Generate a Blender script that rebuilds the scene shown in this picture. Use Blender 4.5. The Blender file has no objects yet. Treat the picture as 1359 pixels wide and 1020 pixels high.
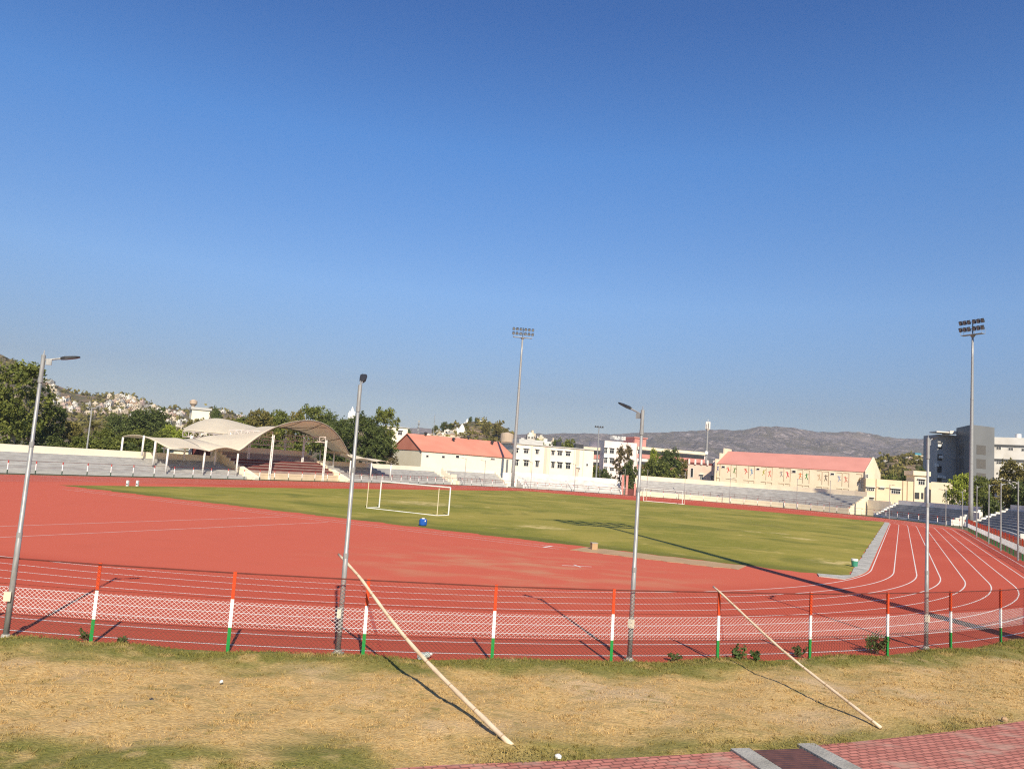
import bpy, math, random
import numpy as np
from math import sin, cos, tan, atan2, pi, radians, sqrt, exp
random.seed(7); rng = np.random.default_rng(7)
scn = bpy.context.scene
COL = scn.collection

# ------------------------------------------------------------------ camera model (calibrated on the 400 m track)
F, PITCH, ROLL, H = 1043.66, radians(5.9986), radians(4.138), 4.5875
CX, CY = 679.5, 510.0
fw = np.array([0, cos(PITCH), sin(PITCH)]); rt0 = np.array([1, 0, 0.]); up0 = np.cross(rt0, fw)
rt = rt0*cos(ROLL)+up0*sin(ROLL); up = up0*cos(ROLL)-rt0*sin(ROLL)
CAM = np.array([0, 0, H])
def ray(x, y): return (x-CX)/F*rt-(y-CY)/F*up+fw
def P(x, y, d):                     # survey point: sight line (x, y) at d metres north of the camera
    r = ray(x, y); return CAM+r*(d/r[1])
def G(x, y, z=0.0):                 # survey point on the level z
    r = ray(x, y); return CAM+r*((z-H)/r[2])
def proj(p):
    w = np.asarray(p, float)-CAM; return CX+F*(w@rt)/(w@fw), CY-F*(w@up)/(w@fw)
def zat(xy, y):                     # height over ground point xy that is seen on picture row y
    lo, hi = -50., 600.
    for _ in range(50):
        m = (lo+hi)/2
        if proj((xy[0], xy[1], m))[1] > y: lo = m
        else: hi = m
    return lo
def at(x, d, z=0.0):                # point at column x, distance d, height z
    lo, hi = -1.5*d, 1.5*d
    for _ in range(50):
        m = (lo+hi)/2
        if proj((m, d, z))[0] < x: lo = m
        else: hi = m
    return np.array([lo, d, z])

# ------------------------------------------------------------------ track frame
C = np.array([-9.92, 65.096]); ANG = 0.4654
U = np.array([sin(ANG), cos(ANG)]); V = np.array([cos(ANG), -sin(ANG)])
L0 = 84.39; C2 = C+U*L0; RB = 48.0; QB = L0+pi*RB; QC = QB+L0
def UV(a, b): return C+U*a+V*b
def per(q, r):                      # perimeter: left straight, far bend, right straight, near bend
    if q < 0: t = q/RB; return C-V*r*cos(t)+U*r*sin(t)
    if q <= L0: return C+U*q-V*r
    if q <= QB:
        t = pi-(q-L0)/RB; return C2+V*r*cos(t)+U*r*sin(t)
    if q <= QC: return C2-U*(q-QB)+V*r
    t = (q-QC)/RB; return C+V*r*cos(t)-U*r*sin(t)
def nrm(q): return per(q, 2.0)-per(q, 1.0)
def tang(q): n = nrm(q); return np.array([-n[1], n[0]])
def q_at(px, r, lo=-25., hi=300.):
    for _ in range(50):
        m = (lo+hi)/2; p = per(m, r)
        if p[1] < 5 or proj((p[0], p[1], 0))[0] < px: lo = m
        else: hi = m
    return lo

# ------------------------------------------------------------------ helpers
def tag(o, label=None, cat=None, group=None, kind=None):
    if label: o['label'] = label
    if cat: o['category'] = cat
    if group: o['group'] = group
    if kind: o['kind'] = kind
    return o
def empty(name, loc, rz=0.0):
    o = bpy.data.objects.new(name, None); COL.objects.link(o)
    o.location = tuple(loc) if len(loc) == 3 else (loc[0], loc[1], 0); o.rotation_euler = (0, 0, rz); o.empty_display_size = .2
    return o
def build(name, verts, faces, mats, parent=None, smooth=False, mi=None):
    me = bpy.data.meshes.new(name)
    me.from_pydata([tuple(map(float, v)) for v in verts], [], [tuple(map(int, f)) for f in faces])
    for m in (mats if isinstance(mats, (list, tuple)) else [mats]): me.materials.append(m)
    if mi is not None: me.polygons.foreach_set('material_index', np.array(mi, dtype=np.int32))
    if smooth: me.polygons.foreach_set('use_smooth', [True]*len(me.polygons))
    me.update()
    o = bpy.data.objects.new(name, me); COL.objects.link(o)
    if parent: o.parent = parent
    return o
def build_np(name, V_, F_, mat, parent=None, smooth=False):   # equal-sized faces, fast
    V_ = np.asarray(V_, np.float32); F_ = np.asarray(F_, np.int32); k = F_.shape[1]
    me = bpy.data.meshes.new(name)
    me.vertices.add(len(V_)); me.vertices.foreach_set('co', V_.ravel())
    me.loops.add(F_.size); me.loops.foreach_set('vertex_index', F_.ravel())
    me.polygons.add(len(F_)); me.polygons.foreach_set('loop_start', np.arange(0, F_.size, k, dtype=np.int32))
    me.update(calc_edges=True); me.validate()
    me.materials.append(mat)
    if smooth: me.polygons.foreach_set('use_smooth', np.ones(len(F_), dtype=bool))
    o = bpy.data.objects.new(name, me); COL.objects.link(o)
    if parent: o.parent = parent
    return o
class MB:
    def __init__(s): s.v = []; s.f = []; s.m = []
    def add(s, vs, fs, m=0):
        b = len(s.v); s.v += [tuple(x) for x in vs]; s.f += [tuple(i+b for i in f) for f in fs]; s.m += [m]*len(fs); return s
    def box(s, c, d, rz=0.0, m=0, ax=None):
        a, b = (np.array([cos(rz), sin(rz), 0]), np.array([-sin(rz), cos(rz), 0])) if ax is None else ax
        k = np.cross(a, b); c = np.asarray(c, float); vs = []
        for z in (-1, 1):
            for x, y in ((-1, -1), (1, -1), (1, 1), (-1, 1)): vs.append(c+a*x*d[0]/2+b*y*d[1]/2+k*z*d[2]/2)
        return s.add(vs, [(3, 2, 1, 0), (4, 5, 6, 7), (0, 1, 5, 4), (1, 2, 6, 5), (2, 3, 7, 6), (3, 0, 4, 7)], m)
    def prism(s, poly, z0, z1, m=0):          # vertical prism over a ccw polygon
        n = len(poly); z0 = [z0]*n if np.isscalar(z0) else z0; z1 = [z1]*n if np.isscalar(z1) else z1
        vs = [(p[0], p[1], z) for p, z in zip(poly, z0)]+[(p[0], p[1], z) for p, z in zip(poly, z1)]
        fs = [tuple(range(n-1, -1, -1)), tuple(range(n, 2*n))]+[(i, (i+1) % n, n+(i+1) % n, n+i) for i in range(n)]
        return s.add(vs, fs, m)
    def tube(s, pts, rad, n=8, m=0, cap=True):
        pts = [np.asarray(p, float) for p in pts]; rad = [rad]*len(pts) if np.isscalar(rad) else rad
        vs = []; ref = None
        for i, p in enumerate(pts):
            t = pts[min(i+1, len(pts)-1)]-pts[max(i-1, 0)]; t = t/(np.linalg.norm(t)+1e-9)
            if ref is None: ref = np.array([1, 0, 0.]) if abs(t[0]) < .9 else np.array([0, 1, 0.])
            a = np.cross(t, ref); a /= np.linalg.norm(a); b = np.cross(t, a); ref = np.cross(a, t)
            for k in range(n): vs.append(p+(a*cos(2*pi*k/n)+b*sin(2*pi*k/n))*rad[i])
        fs = []
        for i in range(len(pts)-1):
            for k in range(n):
                k2 = (k+1) % n; fs.append((i*n+k2, i*n+k, (i+1)*n+k, (i+1)*n+k2))
        if cap: fs += [tuple(range(n)), tuple(range(len(vs)-1, len(vs)-n-1, -1))]
        return s.add(vs, fs, m)
    def out(s, name, mats, parent=None, smooth=False): return build(name, s.v, s.f, mats, parent, smooth, s.m)
def copy_tree(o, parent=None):
    c = o.copy(); COL.objects.link(c)
    if parent: c.parent = parent
    for ch in list(o.children): copy_tree(ch, c)
    return c

# ------------------------------------------------------------------ materials
def lin(h): 
    return tuple((c/255/12.92 if c/255 <= .04045 else ((c/255+.055)/1.055)**2.4) for c in h)
MATS = {}
def mat(name, c1, c2=None, scale=1.0, rough=.8, bump=0.0, bscale=None, metal=0.0, spec=.3, coord='obj', detail=6, lohi=(.35, .65), stretch=(1, 1, 1), extra=None):
    if name in MATS: return MATS[name]
    m = bpy.data.materials.new(name); m.use_nodes = True; nt = m.node_tree; N = nt.nodes; K = nt.links
    b = N['Principled BSDF']; b.inputs['Roughness'].default_value = rough; b.inputs['Metallic'].default_value = metal
    b.inputs['Specular IOR Level'].default_value = spec; b.inputs['Base Color'].default_value = (*c1, 1)
    src = N.new('ShaderNodeNewGeometry').outputs['Position'] if coord == 'world' else N.new('ShaderNodeTexCoord').outputs['Object']
    mp = N.new('ShaderNodeMapping'); mp.inputs['Scale'].default_value = stretch; K.new(src, mp.inputs['Vector'])
    if c2 is not None:
        n = N.new('ShaderNodeTexNoise'); n.inputs['Scale'].default_value = scale; n.inputs['Detail'].default_value = detail
        K.new(mp.outputs[0], n.inputs['Vector'])
        r = N.new('ShaderNodeValToRGB'); r.color_ramp.elements[0].position = lohi[0]; r.color_ramp.elements[1].position = lohi[1]
        r.color_ramp.elements[0].color = (*c1, 1); r.color_ramp.elements[1].color = (*c2, 1)
        K.new(n.outputs['Fac'], r.inputs[0]); K.new(r.outputs[0], b.inputs['Base Color'])
    if bump:
        n2 = N.new('ShaderNodeTexNoise'); n2.inputs['Scale'].default_value = bscale or scale*4; n2.inputs['Detail'].default_value = 5
        K.new(mp.outputs[0], n2.inputs['Vector'])
        bp = N.new('ShaderNodeBump'); bp.inputs['Strength'].default_value = bump; bp.inputs['Distance'].default_value = .05
        K.new(n2.outputs['Fac'], bp.inputs['Height']); K.new(bp.outputs[0], b.inputs['Normal'])
    MATS[name] = m; return m
class NT:                                   # small node-graph builder
    def __init__(s, name):
        s.m = bpy.data.materials.new(name); s.m.use_nodes = True; s.t = s.m.node_tree; s.N = s.t.nodes; s.K = s.t.links
        s.b = s.N['Principled BSDF']; s.pos = s.N.new('ShaderNodeNewGeometry').outputs['Position']
        s.obj = s.N.new('ShaderNodeTexCoord').outputs['Object']; s.b.inputs['Specular IOR Level'].default_value = .25
    def put(s, sock, val):
        if isinstance(val, bpy.types.NodeSocket): s.K.new(val, sock)
        elif isinstance(val, tuple) and len(val) == 3 and sock.type == 'RGBA': sock.default_value = (*val, 1)
        else: sock.default_value = val
    def noise(s, scale, detail=5, stretch=None, src=None, rough=.5, dist=0.0, rz=0.0):
        n = s.N.new('ShaderNodeTexNoise'); n.inputs['Scale'].default_value = scale; n.inputs['Detail'].default_value = detail
        n.inputs['Roughness'].default_value = rough; n.inputs['Distortion'].default_value = dist
        v = src or s.pos
        if stretch or rz:
            mp = s.N.new('ShaderNodeMapping'); mp.inputs['Scale'].default_value = stretch or (1, 1, 1); mp.inputs['Rotation'].default_value = (0, 0, rz); s.K.new(v, mp.inputs[0]); v = mp.outputs[0]
        s.K.new(v, n.inputs['Vector']); return n.outputs['Fac']
    def ramp(s, fac, stops, const=False):
        r = s.N.new('ShaderNodeValToRGB'); e = r.color_ramp.elements
        if const: r.color_ramp.interpolation = 'CONSTANT'
        while len(e) < len(stops): e.new(.5)
        for k, (p, c) in zip(e, stops): k.position = p; k.color = (*c, 1) if isinstance(c, tuple) else (c, c, c, 1)
        s.put(r.inputs[0], fac); return r.outputs[0]
    def math(s, op, a, b=0.0, clamp=False):
        n = s.N.new('ShaderNodeMath'); n.operation = op; n.use_clamp = clamp; s.put(n.inputs[0], a); s.put(n.inputs[1], b); return n.outputs[0]
    def mr(s, v, a, b, c=0.0, d=1.0):
        n = s.N.new('ShaderNodeMapRange'); n.interpolation_type = 'SMOOTHSTEP'; s.put(n.inputs[0], v)
        for i, x in enumerate((a, b, c, d)): n.inputs[i+1].default_value = x
        return n.outputs[0]
    def mix(s, f, a, b):
        n = s.N.new('ShaderNodeMix'); n.data_type = 'RGBA'; s.put(n.inputs[0], f); s.put(n.inputs[6], a); s.put(n.inputs[7], b); return n.outputs[2]
    def sep(s, v, i): n = s.N.new('ShaderNodeSeparateXYZ'); s.K.new(v, n.inputs[0]); return n.outputs[i]
    def dist(s, p):
        n = s.N.new('ShaderNodeVectorMath'); n.operation = 'DISTANCE'; s.K.new(s.flat(), n.inputs[0]); n.inputs[1].default_value = (p[0], p[1], 0); return n.outputs['Value']
    def flat(s):
        n = s.N.new('ShaderNodeVectorMath'); n.operation = 'MULTIPLY'; s.K.new(s.pos, n.inputs[0]); n.inputs[1].default_value = (1, 1, 0); return n.outputs[0]
    def dot(s, ax, off):
        n = s.N.new('ShaderNodeVectorMath'); n.operation = 'DOT_PRODUCT'; s.K.new(s.pos, n.inputs[0]); n.inputs[1].default_value = (ax[0], ax[1], 0)
        return s.math('SUBTRACT', n.outputs['Value'], off)
    def bump(s, h, st, d=.05):
        n = s.N.new('ShaderNodeBump'); n.inputs['Strength'].default_value = st; n.inputs['Distance'].default_value = d; s.K.new(h, n.inputs['Height']); s.K.new(n.outputs[0], s.b.inputs['Normal'])
    def thin(s, col, f):                  # light passing through leaves and cloth
        t = s.N.new('ShaderNodeBsdfTranslucent'); s.put(t.inputs[0], col); mxs = s.N.new('ShaderNodeMixShader'); mxs.inputs[0].default_value = f
        s.K.new(s.b.outputs[0], mxs.inputs[1]); s.K.new(t.outputs[0], mxs.inputs[2]); s.K.new(mxs.outputs[0], s.N['Material Output'].inputs['Surface'])
    def done(s, col, rough=.85): s.put(s.b.inputs['Base Color'], col); s.put(s.b.inputs['Roughness'], rough); return s.m

CREAM = (.70, .58, .41); WHITE = (.78, .76, .71)
M_cream = mat('cream_paint', (.80, .69, .51), (.72, .61, .44), .6, .85, coord='world', lohi=(.3, .75))
M_cream2 = mat('pale_cream_paint', (.83, .76, .60), (.75, .68, .53), .4, .85, coord='world', lohi=(.3, .8))
M_tanpaint = mat('tan_paint', (.76, .60, .41), (.68, .53, .35), .4, .85, coord='world')
M_pinkwhite = mat('pinkish_white_paint', (.76, .66, .62), (.70, .59, .55), .3, .85, coord='world')
M_pink = mat('pink_paint', (.58, .25, .21), (.50, .21, .18), .5, .85, coord='world')
M_white = mat('white_paint', (.78, .77, .74), (.68, .66, .62), 2.0, .6)
M_whitewall = mat('white_wall', (.74, .71, .66), (.62, .58, .52), .3, .85, coord='world')
M_conc = mat('grey_concrete', (.54, .53, .505), (.36, .355, .34), .9, .9, .3, 20, coord='world', lohi=(.3, .72), stretch=(.6, .6, 7))
M_riser = mat('shade_toned_risers', (.44, .43, .41), (.27, .26, .25), 1.1, .9, coord='world', lohi=(.3, .72), stretch=(.7, .7, 3))  # mottled concrete, darker than the treads: step shading put into the colour
M_concblue = mat('blue_grey_seating', (.30, .305, .31), (.20, .205, .21), .8, .85, coord='world')
M_kerb = mat('pale_concrete', (.42, .40, .36), (.28, .265, .23), 2.2, .9, .5, 30, coord='world', lohi=(.3, .7))
M_dark = mat('dark_metal', (.025, .026, .03), (.05, .05, .055), 3, .5)
M_black = mat('dark_glass', (.02, .022, .026), None, 1, .25, spec=.5)
M_galv = mat('galvanised_steel', (.40, .395, .385), (.27, .27, .265), 6, .45, metal=.3, stretch=(3, 3, .6))
M_rust = mat('brown_red_steel', (.16, .035, .025), (.10, .03, .02), 4, .6)
M_roof = mat('red_roof_sheet', (.66, .255, .175), (.59, .22, .15), .25, .6, coord='world')
M_membrane = None
M_maroon = mat('maroon_paint', (.17, .045, .04), (.12, .036, .032), .8, .7, coord='world')
M_redpaint = mat('red_paint', (.55, .07, .04), None, 1, .5)
M_greypanel = mat('grey_cladding', (.17, .175, .18), (.15, .155, .16), .2, .5, coord='world')
M_darkpanel = mat('dark_grey_cladding', (.085, .09, .10), (.075, .08, .09), .2, .45, coord='world')
M_trunk = mat('bark', (.16, .12, .085), (.09, .07, .05), 3, .9, .4)
M_paletrunk = mat('pale_bark', (.42, .37, .29), (.25, .21, .16), 1.5, .9)
M_bamboo = mat('bamboo', (.74, .60, .43), (.58, .44, .29), 3, .55, .15, 12, stretch=(1, 1, .5))
M_sand = mat('sand', (.46, .30, .17), (.38, .25, .14), 1.2, .95, .4, 10, coord='world')
M_line = mat('white_line_paint', (.78, .72, .66), (.62, .50, .44), 1.5, .7, coord='world', lohi=(.45, .8))
M_blue = mat('blue_plastic', (.015, .10, .42), (.012, .08, .34), 3, .4)
M_greenp = mat('green_plastic', (.05, .25, .16), None, 1, .5)
M_teal = mat('teal_paint', (.05, .22, .30), None, 1, .6)

def tri_mat(name, stops, rough=.5):     # paint bands by height above the thing's base
    n = NT(name); z = n.sep(n.obj, 2); f = n.math('DIVIDE', z, 2.0)
    c = n.ramp(f, stops, True); ns = n.noise(9, 4, src=n.obj); c2 = n.mix(n.mr(ns, .5, .8, 0, .35), c, (.22, .15, .11))
    return n.done(c2, rough)
OR, GRN, WHT = (.55, .062, .016), (.016, .24, .05), (.78, .77, .75)
M_post = tri_mat('tricolour_post_paint', [(0, GRN), (.28, WHT), (.59, OR)])
M_mesh = tri_mat('tricolour_wire_paint', [(0, (.12, .06, .04)), (.285, WHT), (.565, (.34, .06, .035))])
M_farpost = tri_mat('far_post_paint', [(0, (.05, .08, .06)), (.25, WHT), (.6, (.45, .06, .05))])

n = NT('cream_membrane'); c = n.ramp(n.noise(.5, 6), [(.25, (.90, .82, .67)), (.8, (.82, .74, .60))]); c = n.mix(n.mr(n.noise(.9, 4, (1, 1, .2)), .55, .75, 0, .35), c, (.68, .60, .48))
n.thin(c, .42); M_membrane = n.done(c, .6)
# track rubber
n = NT('red_track_rubber'); n.b.inputs['Specular IOR Level'].default_value = .06
big = n.noise(.05, 4); fine = n.noise(14, 4); mid = n.noise(.6, 5)
base = n.ramp(big, [(.3, (.45, .082, .048)), (.7, (.52, .108, .064))])
inner = n.mr(n.dist(C), 34.5, 37.5, 1, 0)                          # the D area has faded paler than the running lanes
base = n.mix(n.math('MULTIPLY', inner, .75), base, (.58, .135, .082))
base = n.mix(n.mr(mid, .45, .85, 0, .25), base, (.42, .10, .06))
dust = n.math('MULTIPLY', n.mr(n.dist(G(700, 755)), 1.5, 12, 1, 0), n.mr(n.noise(.35, 5, stretch=(1, 1.6, 1)), .42, .7))
base = n.mix(n.math('MULTIPLY', dust, .55), base, (.50, .30, .17))
base = n.mix(n.mr(fine, .3, .8, 0, .18), base, (.33, .07, .045))
n.bump(n.noise(60, 3), .25, .01)
M_track = n.done(base, .82)

# infield turf
n = NT('infield_turf')
a = n.noise(.10, 7, rough=.62, dist=.5); b = n.noise(.8, 6, rough=.65); c = n.noise(9, 4); st = n.noise(.26, 6, rough=.62, dist=1.0)
g = n.ramp(c, [(.25, (.15, .150, .014)), (.75, (.26, .240, .030))])
g = n.mix(n.mr(a, .38, .62, 0, .85), g, (.33, .27, .050))
g = n.mix(n.math('MULTIPLY', n.mr(b, .52, .74), .55), g, (.40, .30, .085))
g = n.mix(n.math('MULTIPLY', n.mr(st, .58, .74), .7), g, (.52, .40, .13))
g = n.mix(n.math('MULTIPLY', n.mr(n.noise(.16, 5, dist=.6), .52, .66), .5), g, (.10, .115, .012))
for px_, rr_ in (((1062, 715), 1.5), ((1035, 708), 1.2), ((1000, 706), 1.0), ((560, 668), 4.5), ((720, 700), 2.2), ((1120, 748), 2.0)):
    g = n.mix(n.math('MULTIPLY', n.math('MULTIPLY', n.mr(n.dist(G(*px_)), rr_*.3, rr_*1.3, 1, 0), n.mr(b, .40, .58)), .85), g, (.58, .45, .19))
edge = n.mr(n.dot(U, float(C@U)-6.2), 0, 2.2, 1, 0)
g = n.mix(n.math('MULTIPLY', edge, .55), g, (.075, .09, .014))
n.bump(n.noise(5, 5), .6, .06)
M_turf = n.done(g, .95)

# foreground verge: straw coloured with green strips
def verge_mat(name, blade):
    n = NT(name)
    R = n.dist(C); w = n.noise(.55, 5, (1, 1.6, 1)); w2 = n.noise(2.6, 5, (1, 2.0, 1)); w3 = n.noise(13, 4)
    dry = n.ramp(w3, [(.25, (.40, .255, .095)), (.75, (.63, .435, .19))])
    dry = n.mix(n.mr(n.noise(4.5, 6, (.7, 1.7, 1), rough=.7), .5, .7, 0, .75), dry, (.33, .225, .095))
    dry = n.mix(n.math('MULTIPLY', n.mr(n.noise(.33, 4), .5, .66), .8), dry, (.52, .375, .215))
    dry = n.mix(n.math('MULTIPLY', n.mr(n.noise(1.7, 7, (.75, 1.5, 1), rough=.68, dist=.5), .50, .66), .62), dry, (.26, .205, .075))
    grn = n.ramp(w3, [(.25, (.115, .118, .022)), (.8, (.25, .225, .062))])
    Rn = n.math('ADD', R, n.math('MULTIPLY', n.math('SUBTRACT', w, .5), 2.6))
    s1 = n.mr(Rn, 47.7, 49.0, 1, 0); s2 = n.math('MULTIPLY', n.mr(Rn, 51.5, 52.9, 0, .85), n.mr(n.sep(n.pos, 0), -1.2, 1.5, 0, 1)); s3 = n.mr(w2, .60, .76, 0, .7)
    s4 = n.math('MULTIPLY', n.math('MAXIMUM', n.mr(n.dist(G(430, 1015)), .4, 1.7, 1, 0), n.mr(n.sep(n.pos, 1), 12.1, 12.75, 1, 0)), n.mr(w, .34, .5))
    gm = n.math('MAXIMUM', n.math('MAXIMUM', s1, s2), n.math('MAXIMUM', s3, s4))
    gm = n.math('MULTIPLY', gm, n.mr(n.noise(1.4, 4), .30, .48, .35, 1))
    col = n.mix(gm, dry, grn)
    if blade:
        i = n.N.new('ShaderNodeNewGeometry').outputs['Random Per Island']
        col = n.mix(n.mr(i, 0, 1, 0, .35), col, (.22, .15, .06))
        n.b.inputs['Specular IOR Level'].default_value = .15
    else: n.bump(n.noise(22, 5), .8, .04)
    return n.done(col, .95)
M_verge = verge_mat('verge_soil_and_straw', False); M_blade = verge_mat('verge_blades', True)

# paver path
n = NT('red_pavers')
br = n.N.new('ShaderNodeTexBrick'); mp = n.N.new('ShaderNodeMapping'); mp.inputs['Rotation'].default_value = (0, 0, -.42); n.K.new(n.pos, mp.inputs[0]); n.K.new(mp.outputs[0], br.inputs['Vector'])
br.inputs['Scale'].default_value = 1; br.inputs['Brick Width'].default_value = .22; br.inputs['Row Height'].default_value = .11; br.inputs['Mortar Size'].default_value = .018; br.inputs['Mortar Smooth'].default_value = .4
br.inputs['Color1'].default_value = (.56, .225, .175, 1); br.inputs['Color2'].default_value = (.42, .16, .125, 1); br.inputs['Mortar'].default_value = (.20, .085, .07, 1)
c = n.mix(n.mr(n.noise(1.1, 6, (1, 1.8, 1)), .5, .72, 0, .75), br.outputs['Color'], (.46, .30, .235)); c = n.mix(n.mr(n.noise(5, 4), .5, .8, 0, .5), c, (.26, .12, .10))
n.b.inputs['Specular IOR Level'].default_value = .08; n.bump(br.outputs['Fac'], -.5, .01); M_paver = n.done(c, .85)

# far ground, hills
n = NT('dry_ground'); M_ground = n.done(n.ramp(n.noise(.03, 6), [(.35, (.16, .13, .08)), (.65, (.10, .11, .05))]), .95)
n = NT('rocky_mountain')
r1 = n.noise(.0035, 6, rough=.6); r2 = n.noise(.035, 8, (1, 1, 1.5), rough=.78, dist=.6); r3 = n.noise(.011, 6, (1, .5, .8), rough=.7, dist=1.2)
c = n.ramp(r2, [(.36, (.05, .046, .042)), (.47, (.105, .088, .082)), (.54, (.165, .135, .126)), (.62, (.38, .32, .30))]); c = n.mix(n.mr(r3, .46, .62, 0, .75), c, (.10, .085, .055)); c = n.mix(n.mr(r1, .5, .65, 0, .5), c, (.25, .20, .185))
n.bump(r3, .8, 45.0); M_mount = n.done(c, .95)
n = NT('scrubby_hillside')
r1 = n.noise(.06, 7, rough=.6); r2 = n.noise(.3, 5)
c = n.ramp(r1, [(.36, (.085, .088, .04)), (.5, (.17, .125, .08)), (.66, (.30, .21, .15))]); c = n.mix(n.mr(r2, .5, .62, 0, .7), c, (.06, .07, .03))
n.bump(r2, 1.0, 3.0); M_scrub = n.done(c, .95)

def leaf_mat(name, a, b, c):
    n = NT(name); i = n.N.new('ShaderNodeNewGeometry').outputs['Random Per Island']
    o = n.N.new('ShaderNodeObjectInfo').outputs['Random']
    col = n.ramp(i, [(0, a), (.55, b), (1, c)]); col = n.mix(n.mr(n.noise(.35, 3), .42, .66, 0, .55), col, a)
    n.b.inputs['Specular IOR Level'].default_value = .2
    n.thin(col, .3)
    return n.done(col, .7)
M_leaf = {
 'mid': leaf_mat('green_leaves', (0.088, 0.110, 0.026), (0.168, 0.194, 0.041), (0.265, 0.278, 0.063)),
 'dark': leaf_mat('dark_leaves', (0.060, 0.084, 0.026), (0.106, 0.134, 0.037), (0.177, 0.210, 0.056)),
 'olive': leaf_mat('olive_leaves', (0.124, 0.115, 0.034), (0.221, 0.194, 0.056), (0.336, 0.278, 0.084)),
 'light': leaf_mat('light_leaves', (0.168, 0.210, 0.028), (0.300, 0.354, 0.049), (0.442, 0.471, 0.084)),
 'brown': leaf_mat('dusty_leaves', (0.115, 0.093, 0.045), (0.212, 0.168, 0.084), (0.336, 0.261, 0.140)),
}

# ------------------------------------------------------------------ world, sun, camera
SUN_AZ = radians(-12.0); SUN_EL = radians(35.5)      # shadows run this way (from +y toward +x)
sd = np.array([-sin(SUN_AZ)*cos(SUN_EL), -cos(SUN_AZ)*cos(SUN_EL), sin(SUN_EL)])   # towards the sun
w = bpy.data.worlds.new('World'); scn.world = w; w.use_nodes = True
bg = w.node_tree.nodes['Background']; sky = w.node_tree.nodes.new('ShaderNodeTexSky'); sky.sky_type = 'NISHITA'; sky.sun_disc = False
sky.sun_elevation = SUN_EL; sky.sun_rotation = atan2(sd[0], sd[1]); sky.altitude = 480; sky.air_density = 1.0; sky.dust_density = 0.6; sky.ozone_density = 3.0
wn = w.node_tree.nodes; wl = w.node_tree.links
tcw = wn.new('ShaderNodeTexCoord'); sxz = wn.new('ShaderNodeSeparateXYZ'); wl.new(tcw.outputs['Generated'], sxz.inputs[0])
rp_ = wn.new('ShaderNodeValToRGB'); el_ = rp_.color_ramp.elements       # dusty low air: less light near the horizon, deeper blue above
for p_, c_ in ((0.0, (.39, .385, .42)), (.09, (.41, .405, .455)), (.21, (.57, .675, .79)), (.38, (.44, .73, 1.0)), (.52, (.31, .57, .9))):
    e_ = el_.new(p_) if p_ not in (0.0,) else el_[0]; e_.color = (*c_, 1)
el_[-1].color = (.31, .57, .9, 1)
wl.new(sxz.outputs['Z'], rp_.inputs[0])
mx = wn.new('ShaderNodeMix'); mx.data_type = 'RGBA'; mx.blend_type = 'MULTIPLY'; mx.inputs[0].default_value = 1
wl.new(sky.outputs[0], mx.inputs[6]); wl.new(rp_.outputs[0], mx.inputs[7]); wl.new(mx.outputs[2], bg.inputs[0]); bg.inputs[1].default_value = .11
sl = bpy.data.lights.new('sun', 'SUN'); sl.energy = 4.8; sl.angle = radians(.53); sl.color = (1, .885, .69)
so = bpy.data.objects.new('sun', sl); COL.objects.link(so)
from mathutils import Vector, Matrix
so.rotation_euler = Vector(-sd).to_track_quat('-Z', 'Y').to_euler(); so.location = (0, 0, 60)
cd = bpy.data.cameras.new('camera'); cam = bpy.data.objects.new('camera', cd); COL.objects.link(cam); scn.camera = cam
cd.sensor_width = 36; cd.sensor_fit = 'HORIZONTAL'; cd.lens = F/1359*36; cd.clip_start = .1; cd.clip_end = 20000
cam.matrix_world = Matrix(((rt[0], up[0], -fw[0], 0), (rt[1], up[1], -fw[1], 0), (rt[2], up[2], -fw[2], H), (0, 0, 0, 1)))
scn.view_settings.view_transform = 'Standard'; scn.view_settings.look = 'None'; scn.view_settings.exposure = 0.5; scn.view_settings.gamma = 1
scn.cycles.use_denoising = False; scn.cycles.use_adaptive_sampling = False; scn.cycles.filter_width = 1.2
scn.cycles.max_bounces = 6; scn.cycles.volume_bounces = 0

# ------------------------------------------------------------------ ground, track, infield
tag(build('ground', [(-5000, -200, -.06), (5000, -200, -.06), (5000, 6000, -.06), (-5000, 6000, -.06)], [(0, 1, 2, 3)], M_ground), kind='structure')
def oval(r, n=96):
    pts = [C-V*r, C2-V*r]
    pts += [C2-V*r*cos(t)+U*r*sin(t) for t in np.linspace(0, pi, n)[1:]]
    pts += [C+V*r*cos(t)-U*r*sin(t) for t in np.linspace(0, pi, n)]
    return pts[:-1]
def ribbon(path, w_, z, closed=False):
    path = [np.asarray(p, float) for p in path]; n_ = len(path); vs = []
    for i, p in enumerate(path):
        t = path[(i+1) % n_ if closed else min(i+1, n_-1)]-path[i-1 if (closed or i) else 0]; t /= np.linalg.norm(t); nn = np.array([-t[1], t[0]])
        vs += [(*(p+nn*w_/2), z), (*(p-nn*w_/2), z)]
    k = n_ if closed else n_-1
    return vs, [(2*i, 2*i+1, 2*((i+1) % n_)+1, 2*((i+1) % n_)) for i in range(k)]
ov = oval(47.0)
tag(build('running_track', [(*p, 0) for p in ov], [tuple(range(len(ov)-1, -1, -1))], M_track), kind='structure')
lm = MB()
for k in range(9): lm.add(*ribbon(oval(36.5+1.22*k, 160), .062, .004, True))
for b_ in (-.8, 3.2): lm.add(*ribbon([UV(-34, b_), UV(-10.6, b_)], .06, .004))
for a_ in (-8.75, -9.95): lm.add(*ribbon([UV(a_, -26), UV(a_, 20.0)], .055, .004))
lm.add(*ribbon([UV(-8.75, 19.0), UV(-9.95, 19.0)], .22, .006))
lm.add(*ribbon([UV(-17.2, 23.2), UV(-16.3, 24.4)], .10, .004)); lm.add(*ribbon([UV(-16.4, 23.5), UV(-17.0, 24.1)], .10, .008))
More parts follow.
